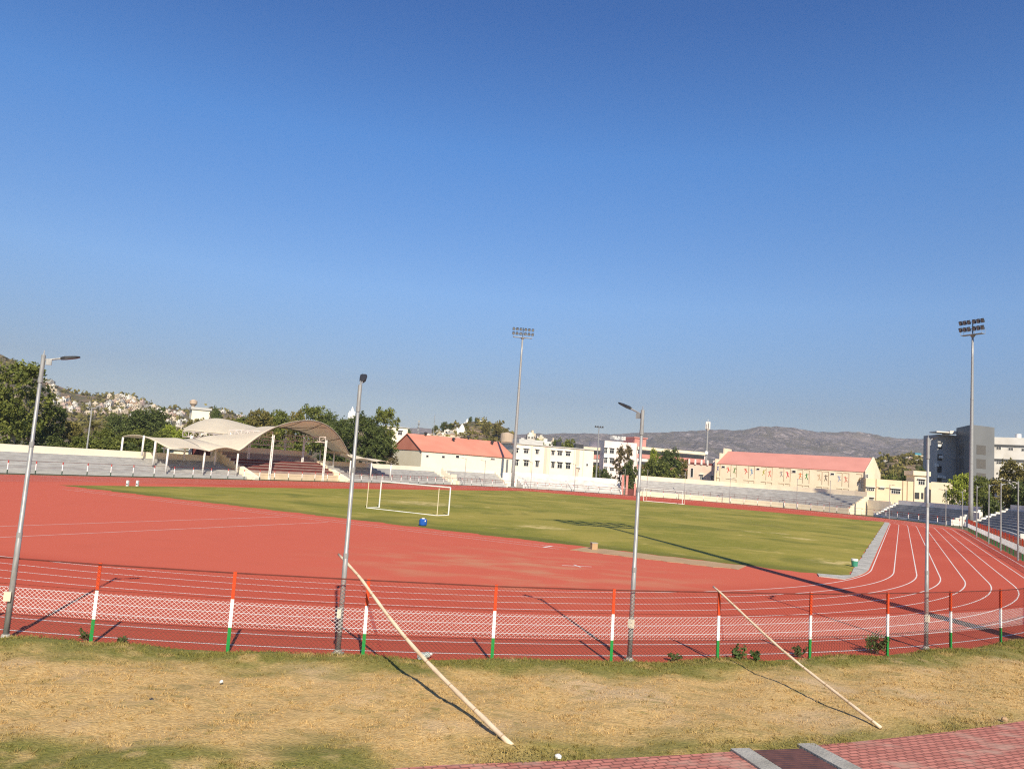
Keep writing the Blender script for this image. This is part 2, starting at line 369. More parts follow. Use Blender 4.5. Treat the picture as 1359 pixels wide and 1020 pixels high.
for k in range(8):                                              # start marks on the left straight
    lm.add(*ribbon([UV(1, -36.5-1.22*k), UV(1, -37.6-1.22*k)], .06, .006))
lm.out('track_markings', M_line); tag(bpy.data.objects['track_markings'], kind='structure')
# turf sheet with an uneven edge and slight relief
A0, B0, WL, WR = -6.7, 93.7, 31.0, 35.55
na, nb = 150, 110
vs = []; fs = []
for i in range(na+1):
    for j in range(nb+1):
        ii = i/na; jj = j/nb
        a_ = A0+(B0-A0)*ii; b_ = -WL+(WL+WR)*jj
        if i == 0: a_ += .18*sin(b_*1.7)+.14*sin(b_*4.1+1)+random.uniform(-.1, .1)
        if j == nb: b_ += .08*sin(a_*2.1)+random.uniform(-.06, .06)
        p = UV(a_, b_); h_ = .035+.012*sin(a_*.5+b_*.3)+random.uniform(0, .012)
        if i in (0, na) or j in (0, nb): h_ = .002
        vs.append((*p, h_))
for i in range(na):
    for j in range(nb):
        q0 = i*(nb+1)+j; fs.append((q0, q0+1, q0+nb+2, q0+nb+1))
fs = [f[::-1] for f in fs]
tag(build('infield_grass', vs, fs, M_turf, smooth=True), kind='structure')
# concrete drain strip along the right edge of the turf
inn = [UV(92, 35.6)]+[UV(a_, 35.6+.05*sin(a_)+.04*sin(a_*2.7)) for a_ in np.linspace(85, -5.6, 40)]+[UV(-6.4, 35.2), UV(-6.85, 34.0)]
out = [UV(92, 36.3), *[UV(a_, 36.36) for a_ in np.linspace(85, 0, 34)]]+[C+V*36.36*cos(t)-U*36.36*sin(t) for t in np.linspace(.03, .225, 7)]+[UV(-8.1, 34.2)]
m_ = MB(); poly = inn+out[::-1]
m_.prism(poly[::-1], .003, .05); tag(m_.out('drain_strip', mat('pale_drain_concrete', (.50, .475, .425), (.31, .295, .26), 1.1, .9, .5, 30, coord='world', lohi=(.35, .7))), kind='structure')
# sand pit
n_ = 24; pit = [UV(-7.0-.15*sin(i*1.3), 20.6+i*.42) for i in range(n_)]+[UV(-9.75+.12*sin(i*2.1)+.35*(i > n_-4), 20.6+i*.42) for i in range(n_-1, -1, -1)]
m_ = MB(); m_.prism(pit, .003, .022); tag(m_.out('sand_pit', M_sand), kind='structure')

# ------------------------------------------------------------------ foreground verge + path
def path_R(t):      # radius of the path's edge
    return 53.45+(-1.394-t)*11 if t < -1.394 else max(52.2, 53.45-(t+1.394)*4.4)
TH0, TH1 = radians(-100), radians(-22)
def polar(r, t): return np.array([C[0]+r*cos(t), C[1]+r*sin(t)])
nr, ntn = 60, 300
vs = []
for i in range(nr+1):
    for j in range(ntn+1):
        t = TH0+(TH1-TH0)*j/ntn; r = 46.93+(57.5-46.93)*i/nr
        if i == 0: r += .05*sin(j*.9)+random.uniform(-.04, .04)
        p = polar(r, t); z = .03+.035*sin(p[0]*1.1+p[1])+.025*sin(p[0]*2.7-p[1]*1.9)+random.uniform(0, .025)+.05*exp(-((r-47.6)/.5)**2)
        if i == 0: z = .004
        if r > path_R(t)-.5: z = min(z, .03)-.06*(r > path_R(t)+.1)
        vs.append((*p, z))
fs = [(i*(ntn+1)+j, i*(ntn+1)+j+1, (i+1)*(ntn+1)+j+1, (i+1)*(ntn+1)+j) for i in range(nr) for j in range(ntn)]
fs = [f[::-1] for f in fs]
tag(build('verge', vs, fs, M_verge, smooth=True), kind='structure')
# blades
NBL = 330000
t = rng.uniform(radians(-92), radians(-42), NBL); r = 46.95+(56.2-46.95)*rng.random(NBL)
bare = np.sin((r*np.cos(t))*.9+1.3)*np.sin(r*np.sin(t)*1.3+.7)+.5*np.sin(r*np.cos(t)*2.3+r*np.sin(t)*1.7)
keep = (r < np.array([path_R(x) for x in t])+.1*rng.random(NBL)) & (rng.random(NBL) < np.clip(1.25-.75*np.maximum(0, bare), .2, 1)); t = t[keep]; r = r[keep]
bx = C[0]+r*cos(1)*0+r*np.cos(t); by = C[1]+r*np.sin(t); N_ = len(t)
dens = .5+.5*np.sin(bx*1.9+np.sin(by*2.3)*1.5)*np.sin(by*2.6+np.cos(bx*1.3)*1.7)
hgt = (.010+.030*rng.random(N_))*(.6+.8*dens)*(1+1.2*np.exp(-((r-47.3)/.5)**2)); wd = .006+.009*rng.random(N_)
az = rng.uniform(0, 2*pi, N_); le = rng.uniform(.3, 1.4, N_)*hgt; laz = rng.uniform(0, 2*pi, N_)
zb = .03+.035*np.sin(bx*1.1+by)+.025*np.sin(bx*2.7-by*1.9)+.05*np.exp(-((r-47.6)/.5)**2)
tk_ = rng.choice(N_, 2600, replace=False); ti = np.repeat(tk_, 14); N2 = len(ti)
bx = np.concatenate([bx, bx[ti]+rng.normal(size=N2)*.03]); by = np.concatenate([by, by[ti]+rng.normal(size=N2)*.03]); zb = np.concatenate([zb, zb[ti]])
h2_ = (.03+.055*rng.random(N2)); hgt = np.concatenate([hgt, h2_]); wd = np.concatenate([wd, .005+.006*rng.random(N2)]); az = np.concatenate([az, rng.uniform(0, 2*pi, N2)]); le = np.concatenate([le, h2_*rng.uniform(.4, 1.3, N2)]); laz = np.concatenate([laz, rng.uniform(0, 2*pi, N2)]); N_ += N2
BV = np.empty((N_, 3, 3)); 
BV[:, 0] = np.stack([bx-np.cos(az)*wd, by-np.sin(az)*wd, zb-.005], 1); BV[:, 1] = np.stack([bx+np.cos(az)*wd, by+np.sin(az)*wd, zb-.005], 1)
BV[:, 2] = np.stack([bx+np.cos(laz)*le, by+np.sin(laz)*le, zb+hgt], 1)
tag(build_np('dry_grass', BV.reshape(-1, 3), np.arange(N_*3).reshape(-1, 3), M_blade), 'straw coloured dry grass blades on the bank below the fence', 'grass', kind='stuff')
# paver path beyond the verge (two lengths, a drain grate between)
gL, gR = G(985, 1001), G(1072, 994)
tL, tR = atan2(gL[1]-C[1], gL[0]-C[0]), atan2(gR[1]-C[1], gR[0]-C[0])
def ringpoly(t0, t1, off, rout, n=40):
    return [polar(path_R(x)+off, x) for x in np.linspace(t0, t1, n)]+[polar(rout, x) for x in np.linspace(t1, t0, n)]
for nm, t0, t1 in (('path', radians(-96), tL-.0036), ('path', tR+.0036, radians(-30))):
    m_ = MB(); m_.prism(ringpoly(t0, t1, 0, 60)[::-1], -.05, .055); tag(m_.out(nm, M_paver), kind='structure')
m_ = MB()
for tt in (tL, tR): m_.prism([polar(path_R(tt)-.05, tt-.0034), polar(60, tt-.0034), polar(60, tt+.0034), polar(path_R(tt)-.05, tt+.0034)], -.05, .085)
m_.out('drain_kerb', M_kerb); tag(bpy.data.objects['drain_kerb'], kind='structure')
gr = empty('drain_grate', polar(54, (tL+tR)/2)); tag(gr, 'rusty barred steel drain grate across the red paver path', 'drain grate')
gl = np.array(gr.location); m_ = MB()
for i in range(60):
    rr = path_R(tL)+.05+i*.085; a_, b_ = polar(rr, tL+.0042), polar(rr, tR-.0042)
    c_ = (a_+b_)/2; m_.box((*(c_-gl[:2]), .055), (np.linalg.norm(b_-a_), .045, .03), atan2(*(b_-a_)[::-1]))
m_.out('grate_bars', mat('rusty_bars', (.13, .06, .055), (.08, .04, .04), 5, .7), gr)
m_ = MB(); m_.prism([polar(path_R(tL), tL+.006)-gl[:2], polar(60, tL+.006)-gl[:2], polar(60, tR-.006)-gl[:2], polar(path_R(tL), tR-.006)-gl[:2]], -.05, -.02); m_.out('channel_floor', M_dark, gr)

# ------------------------------------------------------------------ fences
RF = 47.05
def mesh_panel(L, zlo, zhi, pitch, slope, rad):
    m = MB(); 
    for sgn in (1, -1):
        c0 = -L*slope if sgn > 0 else 0.0; c1 = (zhi-zlo) if sgn > 0 else (zhi-zlo)+L*slope
        c = c0+pitch*.3
        while c < c1:
            pts = []
            # z = zlo + c + sgn*slope*x
            x0, x1 = 0.0, L
            xa = (0-c)/(sgn*slope); xb = (zhi-zlo-c)/(sgn*slope); lo, hi = min(xa, xb), max(xa, xb)
            x0 = max(x0, lo); x1 = min(x1, hi)
            if x1-x0 > .02:
                m.tube([(x0, .006*sgn, zlo+c+sgn*slope*x0), (x1, .006*sgn, zlo+c+sgn*slope*x1)], rad, 3, cap=False)
            c += pitch
    return m
pm = mesh_panel(3.0, .05, 1.74, .088, .82, .0034)
panel0 = pm.out('mesh_panel', M_mesh)
pole0 = MB(); pole0.box((0, 0, .9), (.075, .012, 1.8)); pole0.box((0, .034, .9), (.012, .066, 1.8)); post0 = pole0.out('fence_post', M_post)
th_mid = atan2(19.08-C[1], 0-C[0])            # a post stands here; posts follow every 3 m
q_mid = QC+RB*(atan2(-(np.array([0, 19.08])-C)@U*-1*-1, (np.array([0, 19.08])-C)@V)*-1)
# arc positions: near bend measured as angle from V toward -U
def near_pt(t, r): return C+V*r*cos(t)-U*r*sin(t)
t_mid = atan2(-(np.array([0, 19.08])-C)@U, (np.array([0, 19.08])-C)@V)
dt = 3.0/RF
fpts = []
k = 0; tt = t_mid+7*dt
while tt > 0: fpts.append((near_pt(tt, RF), tt)); tt -= dt
s = -tt*RF
s = (0-tt)*RF
while s < L0+1: fpts.append((C+U*s+V*RF, None)); s += 3.0
fence = empty('chain_link_fence', fpts[7][0]); tag(fence, 'chain link fence with orange, white and green banded posts along the dry bank', 'fence')
fl = np.array(fence.location)
rail = MB(); first = True
for i, (p, _) in enumerate(fpts):
    q = fpts[i+1][0] if i+1 < len(fpts) else None
    pp = fpts[i-1][0] if i else None
    d = (q-p) if q is not None else (p-pp); rz = atan2(d[1], d[0]); jit = random.uniform(-.02, .02)
    o = post0 if i == 0 else post0.copy()
    if i: COL.objects.link(o)
    o.parent = fence; o.location = (p[0]-fl[0], p[1]-fl[1], 0); o.rotation_euler = (random.uniform(-.012, .012), random.uniform(-.012, .012)-.01, rz)
    if q is not None:
        o = panel0 if i == 0 else panel0.copy()
        if i: COL.objects.link(o)
        Ld = np.linalg.norm(d); o.parent = fence; o.location = (p[0]-fl[0], p[1]-fl[1], 0); o.rotation_euler = (0, 0, rz); o.scale = (Ld/3.0, 1, 1)
pts = [(p[0]-fl[0], p[1]-fl[1], 1.765+random.uniform(-.012, .012)) for p, _ in fpts]
rail.tube(pts, .016, 6); rail.out('top_rail', M_rust, fence)
r2 = MB(); r2.tube([(x, y, .62) for x, y, z in pts], .006, 5); r2.tube([(x, y, 1.2) for x, y, z in pts], .005, 5); r2.out('tension_wire', M_rust, fence)
ff = empty('perimeter_fence', per(40, RF+.6)); tag(ff, 'low fence with red topped posts along the far edge of the track', 'fence')
fl = np.array(ff.location); m_ = MB(); m_.box((0, 0, .75), (.09, .09, 1.5)); pst = m_.out('fence_post', M_farpost, ff)
q = -14.0; pts = []; first = True
while q < QB+1:
    p = per(q, RF+.6); o = pst if first else pst.copy()
    if not first: COL.objects.link(o); o.parent = ff
    first = False; o.location = (p[0]-fl[0], p[1]-fl[1], 0); pts.append((p[0]-fl[0], p[1]-fl[1])); q += 3.1
for nm, z, r_ in (('top_rail', 1.47, .02), ('middle_wire', .8, .012)):
    m_ = MB(); m_.tube([(x, y, z) for x, y in pts], r_, 5); m_.out(nm, M_rust, ff)

# ------------------------------------------------------------------ lamp posts
def lamp_post(xy, h, arm_az, label, group, near=True, tilt=(0, 0), arm=.78, rise=.12):
    root = empty('lamp_post', xy); tag(root, label, 'lamp post', group); root.rotation_euler = (tilt[0], tilt[1], 0)
    n_ = 14 if near else 8; k = 1 if near else 1.25
    m = MB()
    hs = [0, h*.36, h*.362, h*.68, h*.682, h]; rs = [.064, .058, .051, .047, .041, .037]
    m.tube([(0, 0, z) for z in hs], [r_*k for r_ in rs], n_); m.out('pole', M_galv, root, near)
    d = np.array([cos(arm_az), sin(arm_az), 0]); a0 = np.array([0, 0, h-.10])
    m = MB(); m.tube([(0, 0, h-.55), (0, 0, h+.02)], .047*k, n_); m.tube([a0, a0+d*arm*.62+np.array([0, 0, rise*.62])], .022*k, 8)
    m.box(a0+d*.12+np.array([0, 0, -.03]), (.12, .05, .14), arm_az); m.tube([(0, 0, h), (0, 0, h+.13)], [.02, .006], 6); m.out('arm', M_galv if near else M_galv, root)
    m = MB(); e0 = a0+d*arm*.58+np.array([0, 0, rise*.58]); ax = d*arm+np.array([0, 0, rise]); ax /= np.linalg.norm(ax); sx = np.cross([0, 0, 1], ax); sx /= np.linalg.norm(sx)
    L = .40 if near else .7; c_ = e0+ax*L/2
    upv = np.cross(ax, sx)
    def sec(f, w_, t0, t1): return [e0+ax*L*f+sx*w_+upv*t1, e0+ax*L*f-sx*w_+upv*t1, e0+ax*L*f-sx*w_+upv*t0, e0+ax*L*f+sx*w_+upv*t0]
    secs = sec(0, .035, -.03, .03)+sec(.25, .075, -.035, .04)+sec(.8, .085, -.03, .022)+sec(1, .05, -.02, .01)
    fcs = [(3, 2, 1, 0), (12, 13, 14, 15)]
    for a_ in range(3):
        for b_ in range(4): fcs.append((a_*4+b_, a_*4+(b_+1) % 4, a_*4+4+(b_+1) % 4, a_*4+4+b_))
    m.add(secs, fcs); m.out('lamp_head', M_dark, root)
    if near:
        for zc in (h*.36, h*.68, h-.56): MB().tube([(0, 0, zc-.06), (0, 0, zc+.06)], .062 if zc < h*.6 else .054, n_).out('collar', M_galv, root)
        
        m = MB(); m.box((-.02, -.10, .95), (.14, .09, .2), arm_az); m.out('junction_box', mat('cream_plastic', (.62, .55, .42), None, 1, .6), root)
        m = MB(); m.box((0, 0, .02), (.26, .26, .05)); m.tube([(0, 0, .03), (0, 0, .12)], [.11, .08], n_); m.out('base_plate', M_kerb, root)
    return root
near_lamps = [((7, 848), (58, 472), .35, 'tall grey lamp post at the left edge of the picture, its arm pointing right'),
              ((448, 868), (478, 512), 1.65, 'grey lamp post whose arm points away, beside the longer bamboo pole'),
              ((835, 878), (853, 545), 2.45, 'grey lamp post with its arm pointing left, in front of the far goal'),
              ((1229, 862), (1232, 582), .75, 'grey lamp post standing before the grey tower block')]
for (b_, t_, az, lb), ris in zip(near_lamps, (.13, .40, .26, .2)):
    g = G(*b_)[:2]; h = zat(g, t_[1])
    # lean so that the top is over the observed column
    top = proj((g[0], g[1], h)); dx = (t_[0]-top[0])/F*np.linalg.norm(g)
    o = lamp_post(g, h, az, lb, 'lamp posts along the near fence', True, (0, atan2(dx, h)), .6, ris)
far_l = [(616, 3.0, 'slim lamp post before the wall of the left red roofed hall, left of a pair', 608), (642, 3.0, 'slim lamp post before the wall of the left red roofed hall, right of a pair', 611),
 (704, 2.2, 'slim lamp post before the three storey cream block, nearer its left end', 613), (762, 2.2, 'slim lamp post before the three storey cream block, nearer its right end', 616), (828, 2.0, 'slim lamp post beside the pink gate pillars', 622),
 (858, 2.0, 'slim lamp post beside the left post of the far goal', 623), (908, 1.6, 'slim lamp post beside the right post of the far goal', 626),
 (968, .0, 'slim lamp post in front of the first painted athletes on the right hall', 634), (1057, .0, 'slim lamp post in front of the middle of the right red roofed hall', 635), (1101, 1.2, 'slim lamp post in front of the right end of the long hall stand', 638),
 (1180, .2, 'slim lamp post before the tan annexe beside the long hall', 643), (1255, 2.5, 'slim lamp post in front of the small stand left of the right floodlight tower', 650), (1277, 2.6, 'slim lamp post just left of the right floodlight tower', 652)]
for px, az, lb, ty in far_l:
    q = q_at(px, RF+.3); p = per(q, RF+.3); lamp_post(p, zat(p, ty), az, lb, 'lamp posts around the far track', False)
for px, ty, az, lb in [(1296, 645, .3, 'first lamp post right of the right floodlight tower'), (1312, 643, .1, 'second lamp post right of the right floodlight tower'), (1328, 641, 0.0, 'third lamp post right of the right floodlight tower'), (1351, 639, 2.8, 'lamp post near the right picture edge, its arm pointing left')]:
    q = q_at(px, RF-.4); p = per(q, RF-.4); lamp_post(p, zat(p, ty), az, lb, 'lamp posts along the right straight', False)

# ------------------------------------------------------------------ floodlight towers
M_lampface = mat('floodlight_glass', (.30, .33, .36), (.12, .13, .15), 4, .3, spec=.6)
def flood(xy, h, hw, hh, aim, label, base_r, lit_face, nrow=2):
    root = empty('floodlight_tower', xy); tag(root, label, 'floodlight tower', 'tall floodlight towers around the stadium')
    m = MB(); zs = np.linspace(0, h, 9); m.tube([(0, 0, z) for z in zs], [base_r*(1-.58*z/h) for z in zs], 16); m.out('mast', M_galv, root, True)
    m = MB(); 
    for z in (h*.33, h*.66): m.tube([(0, 0, z-.1), (0, 0, z+.1)], base_r*(1-.55*z/h)+.03, 16)
    m.box((0, 0, .1), (base_r*4, base_r*4, .2)); m.out('flange', M_galv, root)
    d = np.array([cos(aim), sin(aim), 0]); sx = np.array([-sin(aim), cos(aim), 0]); ax = (sx, -d)
    fr = MB(); zt = h
    fr.tube([(0, 0, zt-.2), (0, 0, zt+hh+.3)], .09, 8)
    rows = [zt+hh*.42, zt+hh*.92]
    for z in rows: fr.box(d*.12+np.array([0, 0, z]), (hw, .09, .09), ax=ax)
    fr.out('lamp_frame', M_dark, root)
    pl = MB(); pl.box((0, 0, zt), (hw*.95, .9, .08), ax=ax); pl.tube([(0, 0, zt-.45), (0, 0, zt-.05)], [.25, .5], 10)
    for e in (-1, 1):
        for x in (-.48, 0, .48): pl.tube([sx*hw*x+d*e*.44+np.array([0, 0, zt]), sx*hw*x+d*e*.44+np.array([0, 0, zt+.75])], .025, 5)
        pl.tube([-sx*hw*.475+d*e*.44+np.array([0, 0, zt+.75]), sx*hw*.475+d*e*.44+np.array([0, 0, zt+.75])], .025, 5)
    pl.out('platform', M_galv, root)
    for z in rows:
        for i in range(6):
            x = (i-2.5)/5*hw*.92+(.06*hw if i > 2 else -.06*hw)*.5
            c_ = d*.36+sx*x+np.array([0, 0, z]); tl = radians(28); ad = d*cos(tl)-np.array([0, 0, sin(tl)]); up_ = np.cross(sx, ad)*-1; up_ = np.cross(ad, sx)
            lb_ = MB(); lb_.box(c_, (hw*.115, .34, hh*.30), ax=(sx, -ad)); o = lb_.out('floodlight', M_dark, root)
            fc = MB(); fc.box(c_+ad*.18, (hw*.10, .03, hh*.25), ax=(sx, -ad)); fc.out('lens', M_lampface, o)
    return root
def aim_c(xy): d = (C+C2)/2-xy; return atan2(d[1], d[0])
q = q_at(679.5, 52); p = per(q, 52.5); p = at(679.5, p[1])[:2]
h1 = zat(p, 448); flood(p, h1, 4.7, 2.1, aim_c(p), 'tall floodlight tower between the left red roofed hall and the three storey block', .47, True)
q = q_at(1286.5, 52); p = per(q, 52.2)
h2 = zat(p, 444); flood(p, h2, 4.1, 2.4, aim_c(p), 'tall floodlight tower rising at the right behind the track fence', .40, False)
# the tower outside the right of the frame whose shadow crosses the field
sh = G(797, 697)[:2]; sdir = np.array([sin(SUN_AZ), cos(SUN_AZ)]); b3 = sh-sdir*(36.0/tan(SUN_EL))
flood(b3, 35.0, 6.2, 3.2, aim_c(b3), 'tall floodlight tower just outside the fence nearest to the camera', .5, False)

# ------------------------------------------------------------------ stands
def stand(q0, q1, r0, tiers, run, rise, h0, wall, label, *a_, **k_):
    ms = k_.pop('survey', None)
    if ms:          # (column, row of the wall top, row of the upper step) read off the photograph
        px, yw, ys = ms; p = per(q_at(px, r0), r0+run*(tiers+.6)); p = at(px, p[1])[:2]; zw, zs = zat(p, yw), zat(p, ys); rise = (zs-h0)/tiers; wall = zw-zs
    return stand_(q0, q1, r0, tiers, run, rise, h0, wall, label, *a_, **k_)
def stand_(q0, q1, r0, tiers, run, rise, h0, wall, label, M_step, M_wall, M_front, seats=None, ends=(True, True), rail_=True, seat_rows=None, name='stand'):
    n_ = max(2, int(abs(q1-q0)/2.5)); qs = np.linspace(q0, q1, n_+1)
    base = per((q0+q1)/2, r0); root = empty(name, base); tag(root, label, 'stand')
    def pt(q, r, z): p = per(q, r)-base; return (p[0], p[1], z)
    prof = [(r0, 0), (r0, h0)]
    for i in range(tiers): prof += [(r0+run*(i+1), h0+rise*i), (r0+run*(i+1), h0+rise*(i+1))]
    rb = r0+run*(tiers+.8); zt = h0+rise*tiers; prof += [(rb, zt), (rb, 0)]
    vs = [pt(q, r, z) for q in qs for r, z in prof[1:]]; k = len(prof)-1; fs = []
    for i in range(len(qs)-1):
        for j in range(k-1): fs.append((i*k+j, (i+1)*k+j, (i+1)*k+j+1, i*k+j+1))
    m = MB(); m.add(vs, fs)
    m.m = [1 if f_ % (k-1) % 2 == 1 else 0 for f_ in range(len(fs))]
    # closing faces of the ends
    for i in (0, len(qs)-1): m.add([pt(qs[i], r, z) for r, z in prof], [tuple(range(len(prof)))])
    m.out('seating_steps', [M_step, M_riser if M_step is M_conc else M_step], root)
    def strip(name, ra, rb_, za, zb, mt, qq=None):
        qq = qs if qq is None else qq; mm = MB()
        for i in range(len(qq)-1):
            a_, b_, c_, d_ = per(qq[i], ra)-base, per(qq[i+1], ra)-base, per(qq[i+1], rb_)-base, per(qq[i], rb_)-base
            mm.prism([a_, b_, c_, d_][::-1] if False else [a_, d_, c_, b_], za, zb)
        return mm.out(name, mt, root)
    strip('front_wall', r0-.12, r0-.003, 0, h0+.06, M_front)
    strip('back_wall', rb+.003, rb+.25, 0, zt+wall, M_wall)
    for e, q in enumerate((q0, q1)):
        if not ends[e]: continue
        sg = -1 if e == 0 else 1; qa, qb = sorted((q+sg*.02, q+sg*.35)); mm = MB()
        for i in range(tiers+1):
            ra = r0-.1+run*i; rb_ = ra+run; z1 = h0+rise*(i)+.32
            A_, B_, C_, D_ = per(qa, ra)-base, per(qb, ra)-base, per(qb, rb_)-base, per(qa, rb_)-base
            mm.prism([A_, D_, C_, B_], 0, z1)
        mm.out('end_wall', M_wall, root)
    if seat_rows:
        for i in seat_rows:
            ra = r0+run*(i)+.25; z = h0+rise*i
            strip('seat_row', ra, ra+.42, z+.003, z+.30, M_redpaint if seats is None else seats)
    if rail_:
        mm = MB(); r_ = r0+run*1.0
        for q in np.arange(q0+.5, q1-.3, 2.6): mm.tube([pt(q, r_, h0), pt(q, r_, h0+1.0)], .03, 4)
        for z in (1.0, .55): mm.tube([pt(q, r_, h0+z) for q in qs], .025, 4)
        mm.out('railing', M_rust, root)
    return root
R0 = 49.8
qg0, qg1 = q_at(327, 50.5), q_at(447, 50.5)
ST = dict(tiers=7, run=.8, rise=.38)
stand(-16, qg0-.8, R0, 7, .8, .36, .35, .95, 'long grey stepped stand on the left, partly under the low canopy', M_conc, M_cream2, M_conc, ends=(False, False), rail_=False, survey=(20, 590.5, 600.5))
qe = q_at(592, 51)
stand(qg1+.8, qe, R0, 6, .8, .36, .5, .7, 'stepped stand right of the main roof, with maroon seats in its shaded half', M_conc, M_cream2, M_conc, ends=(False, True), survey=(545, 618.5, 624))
gs = stand(qg0, qg1, R0+.6, 7, .95, .42, .9, .9, 'central grandstand with red seat rows under the arched membrane roof', mat('pinkish_concrete', (.40, .30, .25), (.30, .22, .19), .7, .9, coord='world'), M_cream, M_tanpaint, seats=M_maroon, seat_rows=(1, 2, 3, 4), ends=(True, True), rail_=False)
# cream stair parapets sloping down to the track
base = np.array(gs.location)[:2]
for qq in (qg0-.6, qg1+.1):
    m = MB(); a_, b_ = per(qq, R0-1.6)-base, per(qq, R0+2.2)-base; t_ = tang(qq)*.5*-1
    m.prism([a_, b_, b_+t_*2.2, a_+t_*2.2] if np.cross(b_-a_, t_) > 0 else [a_, a_+t_*2.2, b_+t_*2.2, b_], 0, [.35, 1.9, 1.9, .35] if np.cross(b_-a_, t_) > 0 else [.35, .35, 1.9, 1.9]); m.out('stair_parapet', M_cream2, gs)
m = MB(); qa, qb = qg0+.3, qg0+5.2
m.prism([per(qa, 58.5)-base, per(qa, 63)-base, per(qb, 63)-base, per(qb, 58.5)-base], 0, 5.0); m.out('vip_room', M_maroon, gs)
m = MB(); m.box((*(per(qg0+2.6, 58.44)-base), 3.7), (1.2, .08, 2.0), atan2(*tang(qg0)[::-1])); m.out('door', M_dark, gs)
q5a, q5b = q_at(604, 51), q_at(668, 51)
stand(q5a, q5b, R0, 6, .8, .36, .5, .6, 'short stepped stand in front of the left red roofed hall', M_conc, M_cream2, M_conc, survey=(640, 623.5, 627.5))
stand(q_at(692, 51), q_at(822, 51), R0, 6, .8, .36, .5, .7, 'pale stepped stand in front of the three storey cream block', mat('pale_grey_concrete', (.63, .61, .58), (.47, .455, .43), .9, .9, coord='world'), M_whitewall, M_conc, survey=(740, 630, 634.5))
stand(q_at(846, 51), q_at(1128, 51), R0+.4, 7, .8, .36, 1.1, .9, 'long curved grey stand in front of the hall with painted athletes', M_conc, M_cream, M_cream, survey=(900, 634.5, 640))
stand(q_at(1166, 51.5), q_at(1262, 51.5), R0+.8, 7, .8, .36, .4, 1.0, 'dark stepped stand with white ends left of the right floodlight tower', M_concblue, M_whitewall, M_whitewall, survey=(1215, 665.5, 671.5))
stand(q_at(1300, 54), q_at(1300, 54)+34, R0+2.2, 8, .8, .36, .5, 1.0, 'dark stepped stand at the right picture edge behind the tricolour fence', M_concblue, M_whitewall, M_whitewall, rail_=False)
# ramp wall between two stands on the far bend
m = MB(); a_, b_, c_ = per(q_at(594, 51), R0), per(q_at(602, 51), R0), None
# gap fillers: low linking walls
def link_wall(qa, qb, r, h, label, mt, name='wall'):
    m = MB(); qq = np.linspace(qa, qb, max(2, int((qb-qa)/2)+1)); 
    for i in range(len(qq)-1): m.prism([per(qq[i], r), per(qq[i], r+.25), per(qq[i+1], r+.25), per(qq[i+1], r)], 0, h)
    o = m.out(name, mt); tag(o, label, 'wall'); return o
link_wall(qe+.6, q5a-.6, R0+.3, 2.2, 'cream ramp wall between two stands left of the red roofed hall', M_cream2)
link_wall(q5b+.5, q_at(691, 51)-.4, R0+2.5, 3.3, 'white wall at the foot of the central floodlight tower', M_whitewall)
link_wall(q_at(1130, 51)+.5, q_at(1164, 51)-.5, R0+5.5, 3.2, 'cream wall closing the gap between the long stand and the dark stand', M_cream)
link_wall(q_at(1265, 51.5)+.3, q_at(1299, 54)-.4, R0+4.5, 2.6, 'grey wall behind the right floodlight tower', M_whitewall)
# gate
qg = q_at(828, 51); gt = empty('entrance_gate', per(qg, R0+1)); tag(gt, 'pink gate pillars with a dark red gate between two far stands', 'gate')
b_ = np.array(gt.location)[:2]
for px, h_ in ((825.3, 4.5), (831, 4.5), (842, 2.6)):
    m = MB(); p = per(q_at(px, 51), R0+1.0)-b_; m.box((*p, h_/2), (.5, .5, h_), atan2(*tang(qg)[::-1])); m.box((*p, h_+.1), (.62, .62, .18), atan2(*tang(qg)[::-1])); m.out('pillar', M_pink, gt)
m = MB(); pa, pb = per(q_at(832, 51), R0+1.2)-b_, per(q_at(841, 51), R0+1.2)-b_; c_ = (pa+pb)/2
m.box((*c_, .75), (np.linalg.norm(pb-pa), .06, 1.5), atan2(*(pb-pa)[::-1])); m.out('gate_leaf', M_maroon, gt)

# ------------------------------------------------------------------ membrane roofs
def surf(name, fn, nu, nv, mt, parent, off):
    vs = []; fs = []
    for i in range(nu+1):
        for j in range(nv+1): vs.append(np.array(fn(i/nu, j/nv))-off)
    for i in range(nu):
        for j in range(nv): a_ = i*(nv+1)+j; fs.append((a_, a_+1, a_+nv+2, a_+nv+1))
    o = build(name, vs, fs, mt, parent, True); md = o.modifiers.new('thickness', 'SOLIDIFY'); md.thickness = .05; return o
def LS(s, r, z=0.0): p = C+U*s-V*r; return np.array([p[0], p[1], z])
s4, s5, s6 = q_at(219, 50), q_at(268, 50), q_at(312.5, 50); sA, sB = s6, q_at(463, 50); s8, s9 = q_at(491, 50), q_at(517, 50)
def stepz(r, r0=R0, run=.8, rise=.36, h0=.35, n=7): k = int((r-r0)/run); return h0+rise*max(0, min(n, k)) if r > r0 else 0
